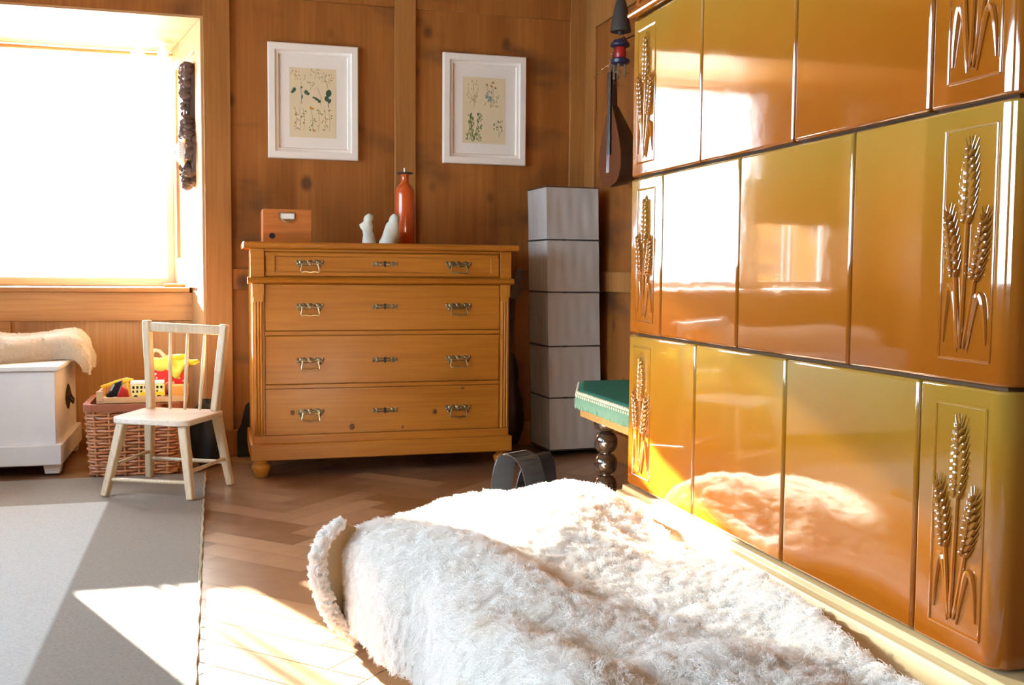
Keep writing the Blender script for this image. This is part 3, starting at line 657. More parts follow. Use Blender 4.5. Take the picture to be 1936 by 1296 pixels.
sd = fo.modifiers.new('thick', 'SOLIDIFY'); sd.thickness = 0.003; sd.offset = 0
b = MB().tube([cr(Ls, k/40)+Vector((-0.002, 0.008, 0)) for k in range(41)], [0.006+0.005*math.sin(PI*k/40) for k in range(41)], 10)
rim = b.build('fleece_rim', M['wool'], FL)
hair(rim, 900, 30, 0.009, rad=0.0010, clump=0.3, kink=0.002, rough=0.004)
rim.parent = FL

# black strap behind the sheepskin
t = thing('black_strap', 'black leather strap standing in loops behind the far edge of the sheepskin', 'strap', (0.78, 2.72, 0))
def band(pts, wd, th=0.003):
    b = MB(); n_ = 24
    for i in range(n_):
        a, c = cr(pts, i/n_), cr(pts, (i+1)/n_)
        dv = Vector((wd*0.85, wd*0.55, 0))
        nn = (c-a).cross(dv).normalized()*th
        b.hexa([a, a+dv, a+dv+nn, a+nn], [c, c+dv, c+dv+nn, c+nn])
    return b
V = Vector
band([V((0.700, 2.66, 0.0)), V((0.700, 2.66, 0.20)), V((0.715, 2.66, 0.325)), V((0.745, 2.66, 0.352)), V((0.785, 2.66, 0.315)), V((0.81, 2.66, 0.20)), V((0.82, 2.66, 0.0))], 0.085).build('strap_loop', M['black_leather'], t)
band([V((0.80, 2.78, 0.0)), V((0.805, 2.78, 0.20)), V((0.83, 2.78, 0.30)), V((0.865, 2.78, 0.325)), V((0.885, 2.78, 0.26)), V((0.89, 2.78, 0.0))], 0.06).build('strap_loop', M['black_leather'], t)

# ------------------------------------------------------------------ oven bench
BN = thing('oven_bench', 'honey pine bench with dark turned ball legs beyond the far end of the stove', 'bench', (1.38, 2.78, 0))
poly = [(1.03, 2.447), (1.03, 2.87), (1.125, 3.10), (1.735, 3.10), (1.735, 2.447)]
MB().prism(poly, lambda p: (p[0], p[1], 0.418), lambda p: (p[0], p[1], 0.466)).build('seat_board', M['bench'], BN, 0.004)
def leg(x, y):
    pr = [(0.020, 0.0), (0.030, 0.008)]
    zc = 0.035
    for k in range(6):
        for j in range(9):
            a = PI*(j/8); pr.append((0.015+0.0195*math.sin(a), zc+0.030*(-math.cos(a))))
        zc += 0.0635
    pr += [(0.020, 0.385), (0.034, 0.392), (0.036, 0.405), (0.036, 0.418)]
    pr = [(r, z) for r, z in pr]
    MB().lathe(pr, (x, y, 0), 24).build('leg', M['turned'], BN, ang=70)
for x, y in ((1.085, 2.80), (1.69, 3.04), (1.69, 2.50), (1.10, 2.50)): leg(x, y)
CU = thing('bench_cushion', 'green velvet seat cushion with fringed edge lying on the oven bench', 'cushion', (1.38, 2.78, 0.4665))
p2 = [(1.022, 2.45), (1.022, 2.86), (1.115, 3.105), (1.733, 3.105), (1.733, 2.45)]
MB().prism(p2, lambda p: (p[0], p[1], 0.467), lambda p: (p[0], p[1], 0.500)).build('cover', M['velvet'], CU, 0.012, 4)
edge = [Vector((1.022, 2.45, 0)), Vector((1.022, 2.86, 0)), Vector((1.115, 3.105, 0)), Vector((1.70, 3.105, 0))]
def along(step):
    out = []
    for a, c in zip(edge[:-1], edge[1:]):
        L = (c-a).length; nn = Vector((-(c-a).y, (c-a).x, 0)).normalized(); n_ = int(L/step)
        for k in range(n_): out.append((a.lerp(c, (k+0.5)/n_), nn))
    return out
b = MB(); br = MB()
for p, nn in along(0.0042):
    o = p+nn*0.006; rj = random.uniform(-0.002, 0.002)
    b.tube([(o.x, o.y, 0.486), (o.x+nn.x*0.006, o.y+nn.y*0.006, 0.468), (o.x+nn.x*0.005+rj, o.y+nn.y*0.005+rj, 0.447+rj)], [0.0016, 0.0020, 0.0014], 5)
for p, nn in along(0.016):
    o = p+nn*0.005; br.ell((o.x, o.y, 0.4905), (0.005, 0.006, 0.006), None, 7, 5)
    o = p+nn*0.009; br.ell((o.x, o.y, 0.482), (0.0035, 0.004, 0.005), None, 6, 5)
b.build('fringe', M['fringe'], CU, weld=False); br.build('braid_trim', M['braid'], CU, weld=False)

# ------------------------------------------------------------------ chest of drawers
CF = 4.30
CH = thing('chest_of_drawers', 'honey pine chest of four drawers with brass pulls against the panelled wall', 'chest of drawers', (0.68, 4.56, 0))
MB().box((0.142, CF+0.012, 0.12), (1.214, 4.785, 0.93)).build('carcass', M['chest_v'], CH, 0.003)
b = MB(); b.prism([(CF-0.022, 0.930), (CF-0.028, 0.936), (CF-0.030, 0.945), (CF-0.026, 0.953), (CF-0.018, 0.957), (4.795, 0.957), (4.795, 0.930)], lambda p: (0.109, p[0], p[1]), lambda p: (1.250, p[0], p[1]))
b.build('top', M['chest'], CH, 0.004)
b = MB()                                      # front frame: stiles, rails
b.box((0.135, CF-0.004, 0.815), (0.19, CF+0.02, 0.930)).box((1.172, CF-0.004, 0.815), (1.221, CF+0.02, 0.930))
b.box((0.19, CF-0.002, 0.919), (1.172, CF+0.02, 0.930)).box((0.19, CF, 0.578), (1.172, CF+0.02, 0.595)).box((0.19, CF, 0.361), (1.172, CF+0.02, 0.377)).box((0.142, CF-0.001, 0.132), (1.214, CF+0.02, 0.170))
b.build('front_frame', M['chest'], CH, 0.002)
b = MB().prism([(CF-0.004, 0.788), (CF-0.020, 0.795), (CF-0.024, 0.803), (CF-0.016, 0.811), (CF-0.004, 0.815), (CF+0.02, 0.815), (CF+0.02, 0.788)], lambda p: (0.124, p[0], p[1]), lambda p: (1.229, p[0], p[1]))
b.build('moulding', M['chest'], CH)
for x0, x1 in ((0.142, 0.188), (1.174, 1.214)):
    b = MB().box((x0, CF-0.010, 0.735), (x1, CF+0.02, 0.788)); xm = (x0+x1)/2
    b.box((x0+0.004, CF-0.006, 0.715), (x1-0.004, CF+0.02, 0.735))
    for k in range(3): b.tube([(xm+(k-1)*0.011, CF-0.001, 0.175), (xm+(k-1)*0.011, CF-0.001, 0.715)], 0.0055, 8)
    b.box((x0, CF+0.0, 0.17), (x1, CF+0.02, 0.715))
    b.build('pilaster', M['chest_v'], CH)
MB().box((0.130, CF-0.026, 0.072), (1.224, 4.79, 0.138)).build('plinth', M['chest'], CH, 0.004)
def foot(x, y):
    pr = [(0.022, 0), (0.026, 0.004), (0.030, 0.018), (0.036, 0.034), (0.038, 0.044), (0.034, 0.052), (0.026, 0.056), (0.028, 0.064), (0.028, 0.072)]
    MB().lathe(pr, (x, y, 0), 20).build('foot', M['chest_v'], CH, ang=60)
for x, y in ((0.172, CF+0.02), (1.19, CF+0.02), (0.172, 4.745), (1.19, 4.745)): foot(x, y)
def pull(dr, x, z, yf, m):
    b = MB()
    def disc(px, pz, rx, rz): b.ell((x+px, yf-0.001, z+pz), (rx, 0.0035, rz), None, 12, 6)
    disc(0, 0.006, 0.012, 0.013)
    for s in (-1, 1):
        disc(s*0.018, 0.004, 0.012, 0.009); disc(s*0.034, 0.006, 0.010, 0.012); disc(s*0.046, 0.003, 0.008, 0.006); disc(s*0.052, 0.011, 0.005, 0.006); disc(s*0.040, -0.008, 0.006, 0.005); disc(s*0.026, 0.015, 0.007, 0.004)
    b.mi = 1
    for s in (-1, 1): b.tube([(x+s*0.031, yf, z), (x+s*0.031, yf-0.014, z)], 0.005, 8)
    b.tube([(x-0.031, yf-0.013, z+0.001), (x+0.031, yf-0.013, z+0.001)], [0.0035]*2, 8)
    b.ell((x, yf-0.013, z+0.001), (0.008, 0.004, 0.008), None, 10, 6)
    pts = [(-0.031, 0), (-0.034, -0.010), (-0.037, -0.026), (-0.033, -0.032), (-0.018, -0.029), (0, -0.033), (0.018, -0.029), (0.033, -0.032), (0.037, -0.026), (0.034, -0.010), (0.031, 0)]
    b.tube([(x+p, yf-0.015-0.006*min(1, -q/0.03), z+q) for p, q in pts], 0.0028, 8)
    b.build('handle', [M['brass_dark'], m], dr, weld=False)
def key_plate(dr, x, z, yf):
    b = MB()
    def disc(px, pz, rx, rz): b.ell((x+px, yf-0.001, z+pz), (rx, 0.003, rz), None, 12, 6)
    for s in (-1, 1):
        disc(s*0.016, 0, 0.014, 0.009); disc(s*0.032, 0.003, 0.008, 0.008); disc(s*0.032, -0.006, 0.007, 0.005); disc(s*0.044, 0, 0.007, 0.005); disc(s*0.050, 0.006, 0.004, 0.004); disc(s*0.050, -0.006, 0.004, 0.004)
        b.mi = 2; b.tube([(x+s*0.004, yf-0.004, z), (x+s*0.034, yf-0.004, z)], 0.0028, 6); b.mi = 0
    b.mi = 1
    b.box((x-0.003, yf-0.0065, z-0.012), (x+0.003, yf-0.001, z+0.008)); b.ell((x, yf-0.004, z+0.008), (0.0045, 0.003, 0.0045), None, 8, 5)
    b.build('keyhole_plate', [M['brass_dark'], M['black'], M['brass']], dr, weld=False)
zz = [(0.819, 0.917, 0.868), (0.598, 0.786, 0.692), (0.380, 0.576, 0.470), (0.173, 0.359, 0.258)]
for i, (z0, z1, zh) in enumerate(zz):
    b = MB()
    b.box((0.192, CF+0.002, z0), (1.170, CF+0.10, z1))
    if i == 0:
        xa, xb = 0.24, 1.125
        for q in (((0.197, CF-0.004, z0+0.003), (1.165, CF+0.002, z0+0.017)), ((0.197, CF-0.004, z1-0.017), (1.165, CF+0.002, z1-0.003)), ((0.197, CF-0.004, z0+0.017), (0.232, CF+0.002, z1-0.017)), ((1.13, CF-0.004, z0+0.017), (1.165, CF+0.002, z1-0.017))): b.box(*q)
    yf = CF+0.002
    b.mi = 1
    for kx, kz, kr in ([], [], [], [(0.298, 0.262, 0.009), (0.540, 0.196, 0.011), (0.890, 0.250, 0.009), (1.030, 0.246, 0.008), (0.752, 0.188, 0.005)])[i]: b.ell((kx, yf, kz), (kr, 0.0006, kr*1.25), None, 14, 6)
    dr = b.build('drawer', [M['chest'], M['knot']], CH, 0.002)
    pull(dr, 0.370, zh, yf, M['brass']); pull(dr, 0.990, zh, yf, M['brass_dark'] if i != 2 else M['brass']); key_plate(dr, 0.677, zh+0.004, yf)

# things on the chest
TZ = 0.9572
t = thing('wooden_box', 'small reddish wooden box with a brass label holder on the chest of drawers', 'box', (0.287, 4.46, TZ))
MB().box((0.189, 4.375, TZ), (0.386, 4.545, TZ+0.136)).build('body', M['box'], t, 0.002)
b = MB().box((0.253, 4.370, TZ+0.092), (0.318, 4.3755, TZ+0.096)).box((0.253, 4.370, TZ+0.118), (0.318, 4.3755, TZ+0.122)).box((0.253, 4.370, TZ+0.096), (0.2565, 4.3755, TZ+0.118)).box((0.3145, 4.370, TZ+0.096), (0.318, 4.3755, TZ+0.118))
b.tube([(0.262, 4.371, TZ+0.093), (0.272, 4.362, TZ+0.086), (0.286, 4.358, TZ+0.083), (0.300, 4.362, TZ+0.086), (0.310, 4.371, TZ+0.093)], 0.003, 8)
lh = b.build('label_holder', M['brass'], t, weld=False)
MB().box((0.2565, 4.3735, TZ+0.096), (0.3145, 4.376, TZ+0.118)).build('paper_label', M['mat_board'], t)
MB().lathe([(0.012, -0.0008), (0.012, 0.002)], (0.226, 4.375, TZ+0.026), 16, 'Y').build('knot', M['black'], t)
def figurine(x, y, prof, lean, label, sx, sy):
    b = MB(); n_ = 18; vs = []; fs = []
    for i, (r, z, ox) in enumerate(prof):
        for k in range(n_):
            a = 2*PI*k/n_; rr = r*(1+0.10*math.sin(3*a+z*60)+0.05*math.sin(5*a+z*120))
            vs.append((x+ox+rr*sx*math.cos(a), y+rr*sy*math.sin(a), TZ+z))
    for i in range(len(prof)-1):
        for k in range(n_): fs.append((i*n_+k, i*n_+(k+1) % n_, (i+1)*n_+(k+1) % n_, (i+1)*n_+k))
    fs.append(tuple(range(n_))[::-1]); fs.append(tuple((len(prof)-1)*n_+k for k in range(n_)))
    b.add(vs, fs); o = b.build('stone_figurine', M['stone'], None, base=(x, y, TZ), ang=60); return tag(o, label, 'figurine')
figurine(0.620, 4.41, [(0.027, 0, 0.008), (0.028, 0.010, 0.007), (0.023, 0.035, 0.004), (0.021, 0.055, 0.0), (0.027, 0.068, -0.003), (0.028, 0.080, -0.003), (0.020, 0.090, 0.001), (0.018, 0.096, 0.004), (0.020, 0.106, 0.006), (0.018, 0.116, 0.007), (0.010, 0.124, 0.008), (0.003, 0.127, 0.008)], 0, 'slim pale green stone figurine on the chest, nearer the wooden box', 1.0, 0.8)
figurine(0.705, 4.38, [(0.037, 0, 0.0), (0.039, 0.010, 0.001), (0.036, 0.030, 0.005), (0.032, 0.052, 0.011), (0.030, 0.070, 0.016), (0.026, 0.086, 0.020), (0.021, 0.094, 0.023), (0.022, 0.104, 0.026), (0.019, 0.116, 0.027), (0.010, 0.125, 0.026), (0.003, 0.128, 0.026)], 0, 'broader pale stone figurine right in front of the orange bottle', 1.0, 0.75)
t = thing('oil_lamp_bottle', 'tall orange glazed bottle with a dark disc and metal wick tube', 'bottle', (0.790, 4.47, TZ))
MB().lathe([(0.040, 0), (0.0425, 0.004), (0.0425, 0.215), (0.040, 0.238), (0.032, 0.252), (0.020, 0.262), (0.0165, 0.272), (0.0165, 0.297), (0.019, 0.302)], (0.790, 4.47, TZ), 32).build('bottle_body', M['bottle'], t, ang=50)
MB().lathe([(0.008, 0.302), (0.034, 0.304), (0.036, 0.307), (0.034, 0.310), (0.012, 0.312)], (0.790, 4.47, TZ), 28).build('disc', M['iron'], t)
MB().lathe([(0.006, 0.312), (0.006, 0.328), (0.004, 0.330)], (0.790, 4.47, TZ), 14).build('wick_tube', M['steel'], t)

# ------------------------------------------------------------------ pictures
def picture(x0, z0, x1, z1, label, kind):
    Yw = WB; d = 0.028; cx, cz = (x0+x1)/2, (z0+z1)/2
    t = thing('picture_frame', label, 'picture', (cx, Yw, cz), 'white framed plant prints on the panelled wall')
    wd = 0.050
    b = MB()
    prof = [(0, 0), (0, d-0.004), (0.004, d), (0.030, d), (0.036, d-0.006), (0.046, d-0.008), (0.050, d-0.016), (wd, 0)]
    corners = [(x0, z0, 1, 1), (x1, z0, -1, 1), (x1, z1, -1, -1), (x0, z1, 1, -1)]
    n_ = len(prof); vs = []
    for (x, z, sx, sz) in corners:
        for a, c in prof: vs.append((x+sx*a, Yw-0.001-c, z+sz*a))
    fs = []
    for i in range(4):
        j = (i+1) % 4
        for k in range(n_-1): fs.append((i*n_+k, i*n_+k+1, j*n_+k+1, j*n_+k))
    b.add(vs, fs); b.build('frame', M['frame_white'], t)
    MB().box((x0+wd-0.004, Yw-0.012, z0+wd-0.004), (x1-wd+0.004, Yw-0.004, z1-wd+0.004)).build('mat_board', M['mat_board'], t)
    px0, px1 = (x0+0.095, x1-0.100); pz0, pz1 = (z0+0.098, z1-0.105)
    PR = MB().box((px0, Yw-0.0128, pz0), (px1, Yw-0.012, pz1))
    W_, H_ = px1-px0, pz1-pz0
    D = {k: MB() for k in ('leaf_dark', 'leaf_green', 'leaf_olive', 'flower_orange', 'flower_blue')}
    yy = Yw-0.0130
    def leaf(k, u, v, rx, rz, an=0.0):
        D[k].ell((px0+u*W_, yy, pz0+v*H_), (rx, 0.0004, rz), Matrix.Rotation(an, 3, 'Y'), 10, 6)
    def stem(k, pts, r=0.0009): D[k].tube([(px0+u*W_, yy, pz0+v*H_) for u, v in pts], r, 5)
    rnd = random.Random(5+kind)
    if kind == 0:
        for c in ((0.12, 0.92, 'flower_orange'), (0.25, 0.86, 'flower_orange'), (0.55, 0.95, 'leaf_olive'), (0.7, 0.9, 'leaf_olive'), (0.86, 0.88, 'flower_orange'), (0.8, 0.8, 'flower_orange'), (0.45, 0.78, 'leaf_olive')):
            stem('leaf_olive', [(c[0], c[1]-0.1), (c[0]+0.02, c[1]-0.03), (c[0], c[1])], 0.0007)
            for q in range(9): leaf(c[2] if q % 2 else 'leaf_olive', c[0]+rnd.uniform(-.09, .09), c[1]+rnd.uniform(-.045, .04), 0.0022, 0.0028, rnd.uniform(0, 3))
        stem('leaf_dark', [(0.25, 0.48), (0.26, 0.6), (0.24, 0.72)]); stem('leaf_dark', [(0.84, 0.44), (0.83, 0.55), (0.84, 0.68)], 0.0013); stem('leaf_olive', [(0.6, 0.72), (0.68, 0.58), (0.66, 0.48)])
        for q in ((0.10, 0.68, .008, .011, .5), (0.07, 0.65, .006, .008, 1), (0.36, 0.65, .009, .011, -.7), (0.40, 0.63, .006, .008, 1), (0.26, 0.72, .004, .005, 0), (0.27, 0.58, .003, .010, .2), (0.84, 0.65, .013, .017, .2), (0.80, 0.57, .010, .013, -.3), (0.86, 0.54, .007, .011, .5), (0.58, 0.56, .012, .006, .5), (0.64, 0.53, .007, .008, 1.0), (0.52, 0.58, .006, .004, .3)): leaf('leaf_dark', *q)
        stem('leaf_olive', [(0.50, 0.12), (0.49, 0.28), (0.47, 0.42)]); leaf('flower_orange', 0.48, 0.42, .010, .005); leaf('flower_orange', 0.45, 0.44, .004, .004); leaf('flower_orange', 0.52, 0.10, .005, .005)
        for q in range(60):
            u = rnd.choice((0.13, 0.2, 0.3, 0.48, 0.6, 0.75, 0.85))+rnd.uniform(-.06, .06); v = rnd.uniform(0.1, 0.42)
            leaf(rnd.choice(('flower_orange', 'leaf_olive', 'leaf_green', 'leaf_olive')), min(.95, max(.05, u)), v, rnd.uniform(.0016, .0042), rnd.uniform(.0016, .0045), rnd.uniform(0, 3))
        for u in (0.13, 0.22, 0.3, 0.62, 0.76, 0.85): stem('leaf_olive', [(u, 0.1), (u+0.02, 0.25), (u-0.01, 0.42)], 0.0007)
    else:
        stem('leaf_olive', [(0.27, 0.55), (0.27, 0.7), (0.24, 0.92)]); stem('leaf_olive', [(0.27, 0.62), (0.34, 0.75), (0.37, 0.85)]); stem('leaf_olive', [(0.27, 0.65), (0.15, 0.78), (0.12, 0.85)])
        for q in range(26): leaf('leaf_olive', 0.25+rnd.uniform(-.14, .14), rnd.uniform(.62, .95), .0016, .005, rnd.uniform(-.8, .8))
        for u0, v0, u1, v1 in ((0.65, 0.55, 0.55, 0.9), (0.66, 0.55, 0.68, 0.93), (0.66, 0.55, 0.72, 0.85), (0.67, 0.56, 0.85, 0.75)): stem('leaf_olive', [(u0, v0), ((u0+u1)/2+.02, (v0+v1)/2), (u1, v1)])
        for q in ((0.55, .90), (0.70, .94), (0.66, .88), (0.75, .86)): leaf('flower_orange', q[0], q[1], .004, .004); leaf('leaf_dark', q[0]+.02, q[1]-.01, .0035, .004)
        for q in range(16): leaf('flower_blue', 0.58+rnd.uniform(-.06, .1), rnd.uniform(.62, .8), .003, .006, rnd.uniform(-.8, .8))
        for q in range(20): leaf('leaf_olive', 0.66+rnd.uniform(-.16, .2), rnd.uniform(.56, .72), .002, .005, rnd.uniform(-1, 1))
        for u0, v0, u1, v1 in ((0.26, 0.05, 0.18, 0.44), (0.28, 0.05, 0.42, 0.42), (0.27, 0.05, 0.22, 0.3)): stem('leaf_green', [(u0, v0), ((u0+u1)/2-.02, (v0+v1)/2), (u1, v1)], .0014)
        for q in range(70):
            sd_ = rnd.choice((0.2, 0.40)); leaf(rnd.choice(('leaf_green', 'leaf_green', 'leaf_dark')), sd_+rnd.uniform(-.06, .06), rnd.uniform(.18, .45), .0018, .007, rnd.uniform(-.7, .7))
        for q in range(34): leaf('leaf_green', 0.26+rnd.uniform(-.17, .17), rnd.uniform(.03, .16), .0018, .008, rnd.uniform(-1.2, 1.2))
        stem('leaf_olive', [(0.86, 0.10), (0.85, 0.2), (0.80, 0.33)]); stem('leaf_olive', [(0.86, 0.12), (0.92, 0.22)])
        for q in range(14): leaf(rnd.choice(('leaf_olive', 'leaf_dark', 'leaf_green')), 0.84+rnd.uniform(-.11, .1), rnd.uniform(.2, .36), .0028, .0045, rnd.uniform(-1, 1))
    for i, (k, b) in enumerate(D.items()):
        PR.mi = i+1; PR.add(b.v, b.f)
    PR.build('print', [M['print_paper']]+[M[k] for k in D], t, weld=False)
picture(0.235, 1.347, 0.638, 1.860, 'white framed print of many small orange flowers and dark leaves, left of the post', 0)
picture(1.034, 1.353, 1.438, 1.865, 'white framed print of four green plants, between post and mandolin', 1)

# ------------------------------------------------------------------ paper floor lamp
LW, LA = 0.252, math.radians(2.5)
lf = Vector((1.462, 4.475))
ex = Vector((math.cos(LA), math.sin(LA))); ey = Vector((-math.sin(LA), math.cos(LA)))
cl = lf+ex*LW/2+ey*LW/2
LP = thing('floor_lamp', 'tall square floor lamp of grey paper in five sections beside the chest', 'floor lamp', (cl.x, cl.y, 0))
zs = [0.030, 0.271, 0.507, 0.753, 0.990, 1.228]
def ring(z, k=1.0, dx=0.0):
    lean = -0.026*(z-0.03)
    return [Vector((cl.x+lean+(ex.x*a+ey.x*b)*LW/2*k, cl.y+(ex.y*a+ey.y*b)*LW/2*k, z)) for a, b in ((-1,-1),(1,-1),(1,1),(-1,1))]
b = MB()
for i in range(5):
    n_ = 10
    for s in range(4):
        def face(u, v, i=i, s=s):
            z = zs[i]+0.004+(zs[i+1]-zs[i]-0.008)*v
            R_ = ring(z); a, c = R_[s], R_[(s+1) % 4]
            pnt = a.lerp(c, u); nrm = Vector(((c-a).y, -(c-a).x, 0)).normalized()
            bul = -0.007*math.sin(PI*u)*math.sin(PI*v)+0.0018*math.sin(u*31+i*2+s)*math.sin(PI*v)+0.001*math.sin(u*17+v*5+i)
            return pnt+nrm*bul
        b.grid(face, 20, 12)
    b.add(ring(zs[i+1]-0.004) if i == 4 else [], [(0,1,2,3)] if i == 4 else [])
b.build('shade', M['paper_shade'], LP, ang=50)
for i, z in enumerate(zs): MB().tube(ring(z, 1.004), 0.0030 if i < 5 else 0.002, 6, closed=True).build('wire_ring', M['wire_dark'], LP, weld=False)
for k in range(4): MB().tube([ring(0.0)[k], ring(0.03)[k]], 0.003, 6).build('foot', M['wire_dark'], LP)
MB().tube([(cl.x, cl.y, 0.0), (cl.x, cl.y, 0.03), (cl.x-0.02, cl.y, 1.1)], [0.05, 0.012, 0.008], 12).build('stem', M['wire_dark'], LP)

# dark stringed instrument leaning between chest and lamp
t = thing('stringed_instrument', 'dark stringed instrument leaning in the gap between chest and paper lamp', 'instrument', (1.335, 4.68, 0))
hx = lambda z: 1.322+0.05*(z-0.4)
b = MB().lathe([(0.01, 0.012), (0.055, 0.03), (0.085, 0.10), (0.09, 0.17), (0.075, 0.25), (0.05, 0.32), (0.055, 0.38), (0.04, 0.44), (0.012, 0.47)], (1.328, 4.70, 0), 20, 'Z', 0.85, 0.5)
b.build('body', M['mando_side'], t)
MB().bar((hx(0.44), 4.70, 0.44), (hx(0.72)+0.01, 4.715, 0.72), 0.022, 0.02).build('neck', M['mando_neck'], t, 0.003)
b = MB().bar((hx(0.72)+0.008, 4.715, 0.715), (1.385, 4.735, 0.84), 0.034, 0.018)
b.ell((1.390, 4.738, 0.845), (0.018, 0.014, 0.016))
for k in range(4):
    f_ = 0.2+0.2*k; p = Vector((hx(0.72)+0.008, 4.715, 0.715)).lerp(Vector((1.385, 4.735, 0.84)), f_)
    b.tube([(p.x-0.032, p.y-0.002, p.z), (p.x+0.032, p.y-0.002, p.z-0.004)], 0.0030, 6); b.ell((p.x-0.034, p.y, p.z), (0.007, 0.005, 0.007), None, 8, 5); b.ell((p.x+0.034, p.y, p.z), (0.007, 0.005, 0.007), None, 8, 5)
b.build('peghead', plain('worn_peghead', (0.13, 0.10, 0.085), 0.4), t, weld=False)

# black bag at the chest's left end
def lump(name, c, r, label, cat, mat, seed):
    rd = random.Random(seed); ph = [rd.uniform(0, 6) for _ in range(6)]
    b = MB(); vs = []; nu, nv = 24, 16; fs = []
    for j in range(nv+1):
        th = PI*j/nv
        for i in range(nu):
            a = 2*PI*i/nu; k = 1+0.10*math.sin(3*a+ph[0]+2*th)+0.06*math.sin(5*a+ph[1]-3*th)+0.05*math.sin(7*th+ph[2])
            sx = abs(math.sin(th))**0.6*math.copysign(1, math.sin(th))
            vs.append((c[0]+r[0]*k*sx*math.cos(a), c[1]+r[1]*k*sx*math.sin(a), max(0.003, c[2]+r[2]*math.cos(th)*(1+0.08*math.sin(3*a+ph[3])))))
    for j in range(nv):
        for i in range(nu): fs.append((j*nu+i, (j+1)*nu+i, (j+1)*nu+(i+1) % nu, j*nu+(i+1) % nu))
    b.add(vs, fs); return tag(b.build(name, mat, None, base=(c[0], c[1], 0), ang=70), label, cat)
b = MB().prism([(0.092, 0.0), (0.092, 0.118), (0.108, 0.150), (0.128, 0.235), (0.150, 0.255), (0.235, 0.24), (0.24, 0.0)], lambda p: (p[0]-0.004, 4.800, p[1]), lambda p: (p[0], 4.8235, p[1]))
tag(b.build('black_pouch', M['black_cloth'], None, 0.003, base=(0.16, 4.82, 0)), 'black flat pouch stuck behind the lower left of the chest of drawers', 'pouch')
lump('black_bag_and_shade', (-0.045, 4.62, 0.14), (0.062, 0.11, 0.14), 'black soft bag and shade on the floor right of the wicker basket', 'bag', M['black_cloth'], 4)  # one dark lump for black cloth plus the shade under the chair

# ------------------------------------------------------------------ mandolin and hanging things on the right wall
t = thing('mandolin', 'bowl backed mandolin hanging on the panelled wall beside the stove', 'mandolin', (1.70, 4.20, 1.20))
MX = 1.605; MY = 4.17
outl = [(-0.0, 0.0), (-0.040, 0.004), (-0.075, 0.035), (-0.092, 0.085), (-0.090, 0.14), (-0.074, 0.20), (-0.050, 0.26), (-0.026, 0.315), (-0.016, 0.34)]
def mw(z):
    for (a, za), (c, zc_) in zip(outl[:-1], outl[1:]):
        if za <= z <= zc_: return -(a+(c-a)*(z-za)/(zc_-za))
    return 0.016
Z0 = 1.205
b = MB(); vs = []; fs = []; nz, na = 22, 14
for i in range(nz+1):
    z = 0.34*i/nz; w_ = max(0.004, mw(z)); dp = 0.13*(w_/0.092)**0.75
    for k in range(na+1):
        a = PI*k/na; vs.append((MX+dp*math.sin(a), MY-w_*math.cos(a), Z0+z))
for i in range(nz):
    for k in range(na): fs.append((i*(na+1)+k, i*(na+1)+k+1, (i+1)*(na+1)+k+1, (i+1)*(na+1)+k))
b.add(vs, fs); b.build('bowl', M['mando_side'], t)
pl = [(-mw(0.34*i/nz), 0.34*i/nz) for i in range(nz+1)]; pl = pl+[(-a, z) for a, z in pl[::-1]]
b = MB().prism(pl, lambda p: (MX-0.003, MY+p[0], Z0+p[1]), lambda p: (MX+0.001, MY+p[0], Z0+p[1])); b.build('soundboard', M['mando_top'], t, weld=True)
MB().box((MX-0.009, MY-0.015, Z0+0.135), (MX-0.003, MY+0.015, Z0+0.48)).build('fingerboard', plain('dull_ebony', (0.015, 0.011, 0.010), 0.75, spec=0.1), t)
MB().bar((MX+0.012, MY, Z0+0.30), (MX+0.010, MY, Z0+0.48), 0.032, 0.030, 0.026, 0.022).build('neck', M['mando_neck'], t, 0.006)
MB().bar((MX+0.008, MY, Z0+0.475), (MX+0.045, MY, Z0+0.625), 0.014, 0.052, 0.012, 0.066).build('peghead', M['mando_neck'], t, 0.004)
b = MB().ell((MX-0.004, MY, Z0+0.205), (0.002, 0.021, 0.021)); b.build('sound_hole', M['black'], t)
b = MB()
for k in range(4): b.tube([(MX-0.011, MY-0.010+0.0067*k, Z0+0.06), (MX-0.010, MY-0.009+0.006*k, Z0+0.48), (MX+0.004, MY-0.02+0.013*k, Z0+0.53)], 0.0003, 4)
rd = random.Random(3)
for k in range(3):                       # loose string ends curling off the pegs
    pts = []; y0 = MY+(0.035, -0.05, -0.03)[k]; z_ = Z0+(0.50, 0.47, 0.42)[k]; sgn = (1, -1, -1)[k]
    pts.append(Vector((MX+0.01, MY+sgn*0.02, Z0+0.52)))
    for j in range(26): a = j*0.62; pts.append(Vector((MX-0.012+0.008*math.sin(a), y0+sgn*(0.02+0.0032*j)+0.010*math.cos(a), z_-0.0012*j+0.010*math.sin(a))))
    b.tube(pts, 0.0009, 5)
b.build('strings', M['steel'], t, weld=False)
for s in (-1, 1):
    for k in range(4): MB().tube([(MX+0.018+0.007*k, MY+s*0.026, Z0+0.515+0.026*k), (MX+0.018+0.007*k, MY+s*0.044, Z0+0.515+0.026*k), (MX+0.018+0.007*k, MY+s*0.046, Z0+0.515+0.026*k), (MX+0.018+0.007*k, MY+s*0.054, Z0+0.515+0.026*k)], [0.003, 0.003, 0.006, 0.005], 8).build('tuning_peg', M['steel'], t)
b = MB().tube([(MX+0.04, MY, Z0+0.61), (1.748, MY, Z0+0.66)], 0.003, 6); b.build('wall_hook', M['iron'], t)
t.rotation_euler.z = math.radians(9)
t = thing('hanging_bell', 'dark cone shaped iron bell on a cord above the mandolin', 'bell', (1.62, 4.08, 1.84))
MB().lathe([(0.043, -0.006), (0.043, 0.004), (0.038, 0.03), (0.030, 0.08), (0.020, 0.118), (0.011, 0.130), (0.004, 0.134)], (1.62, 4.08, 1.842), 24).build('bell_body', M['iron'], t)
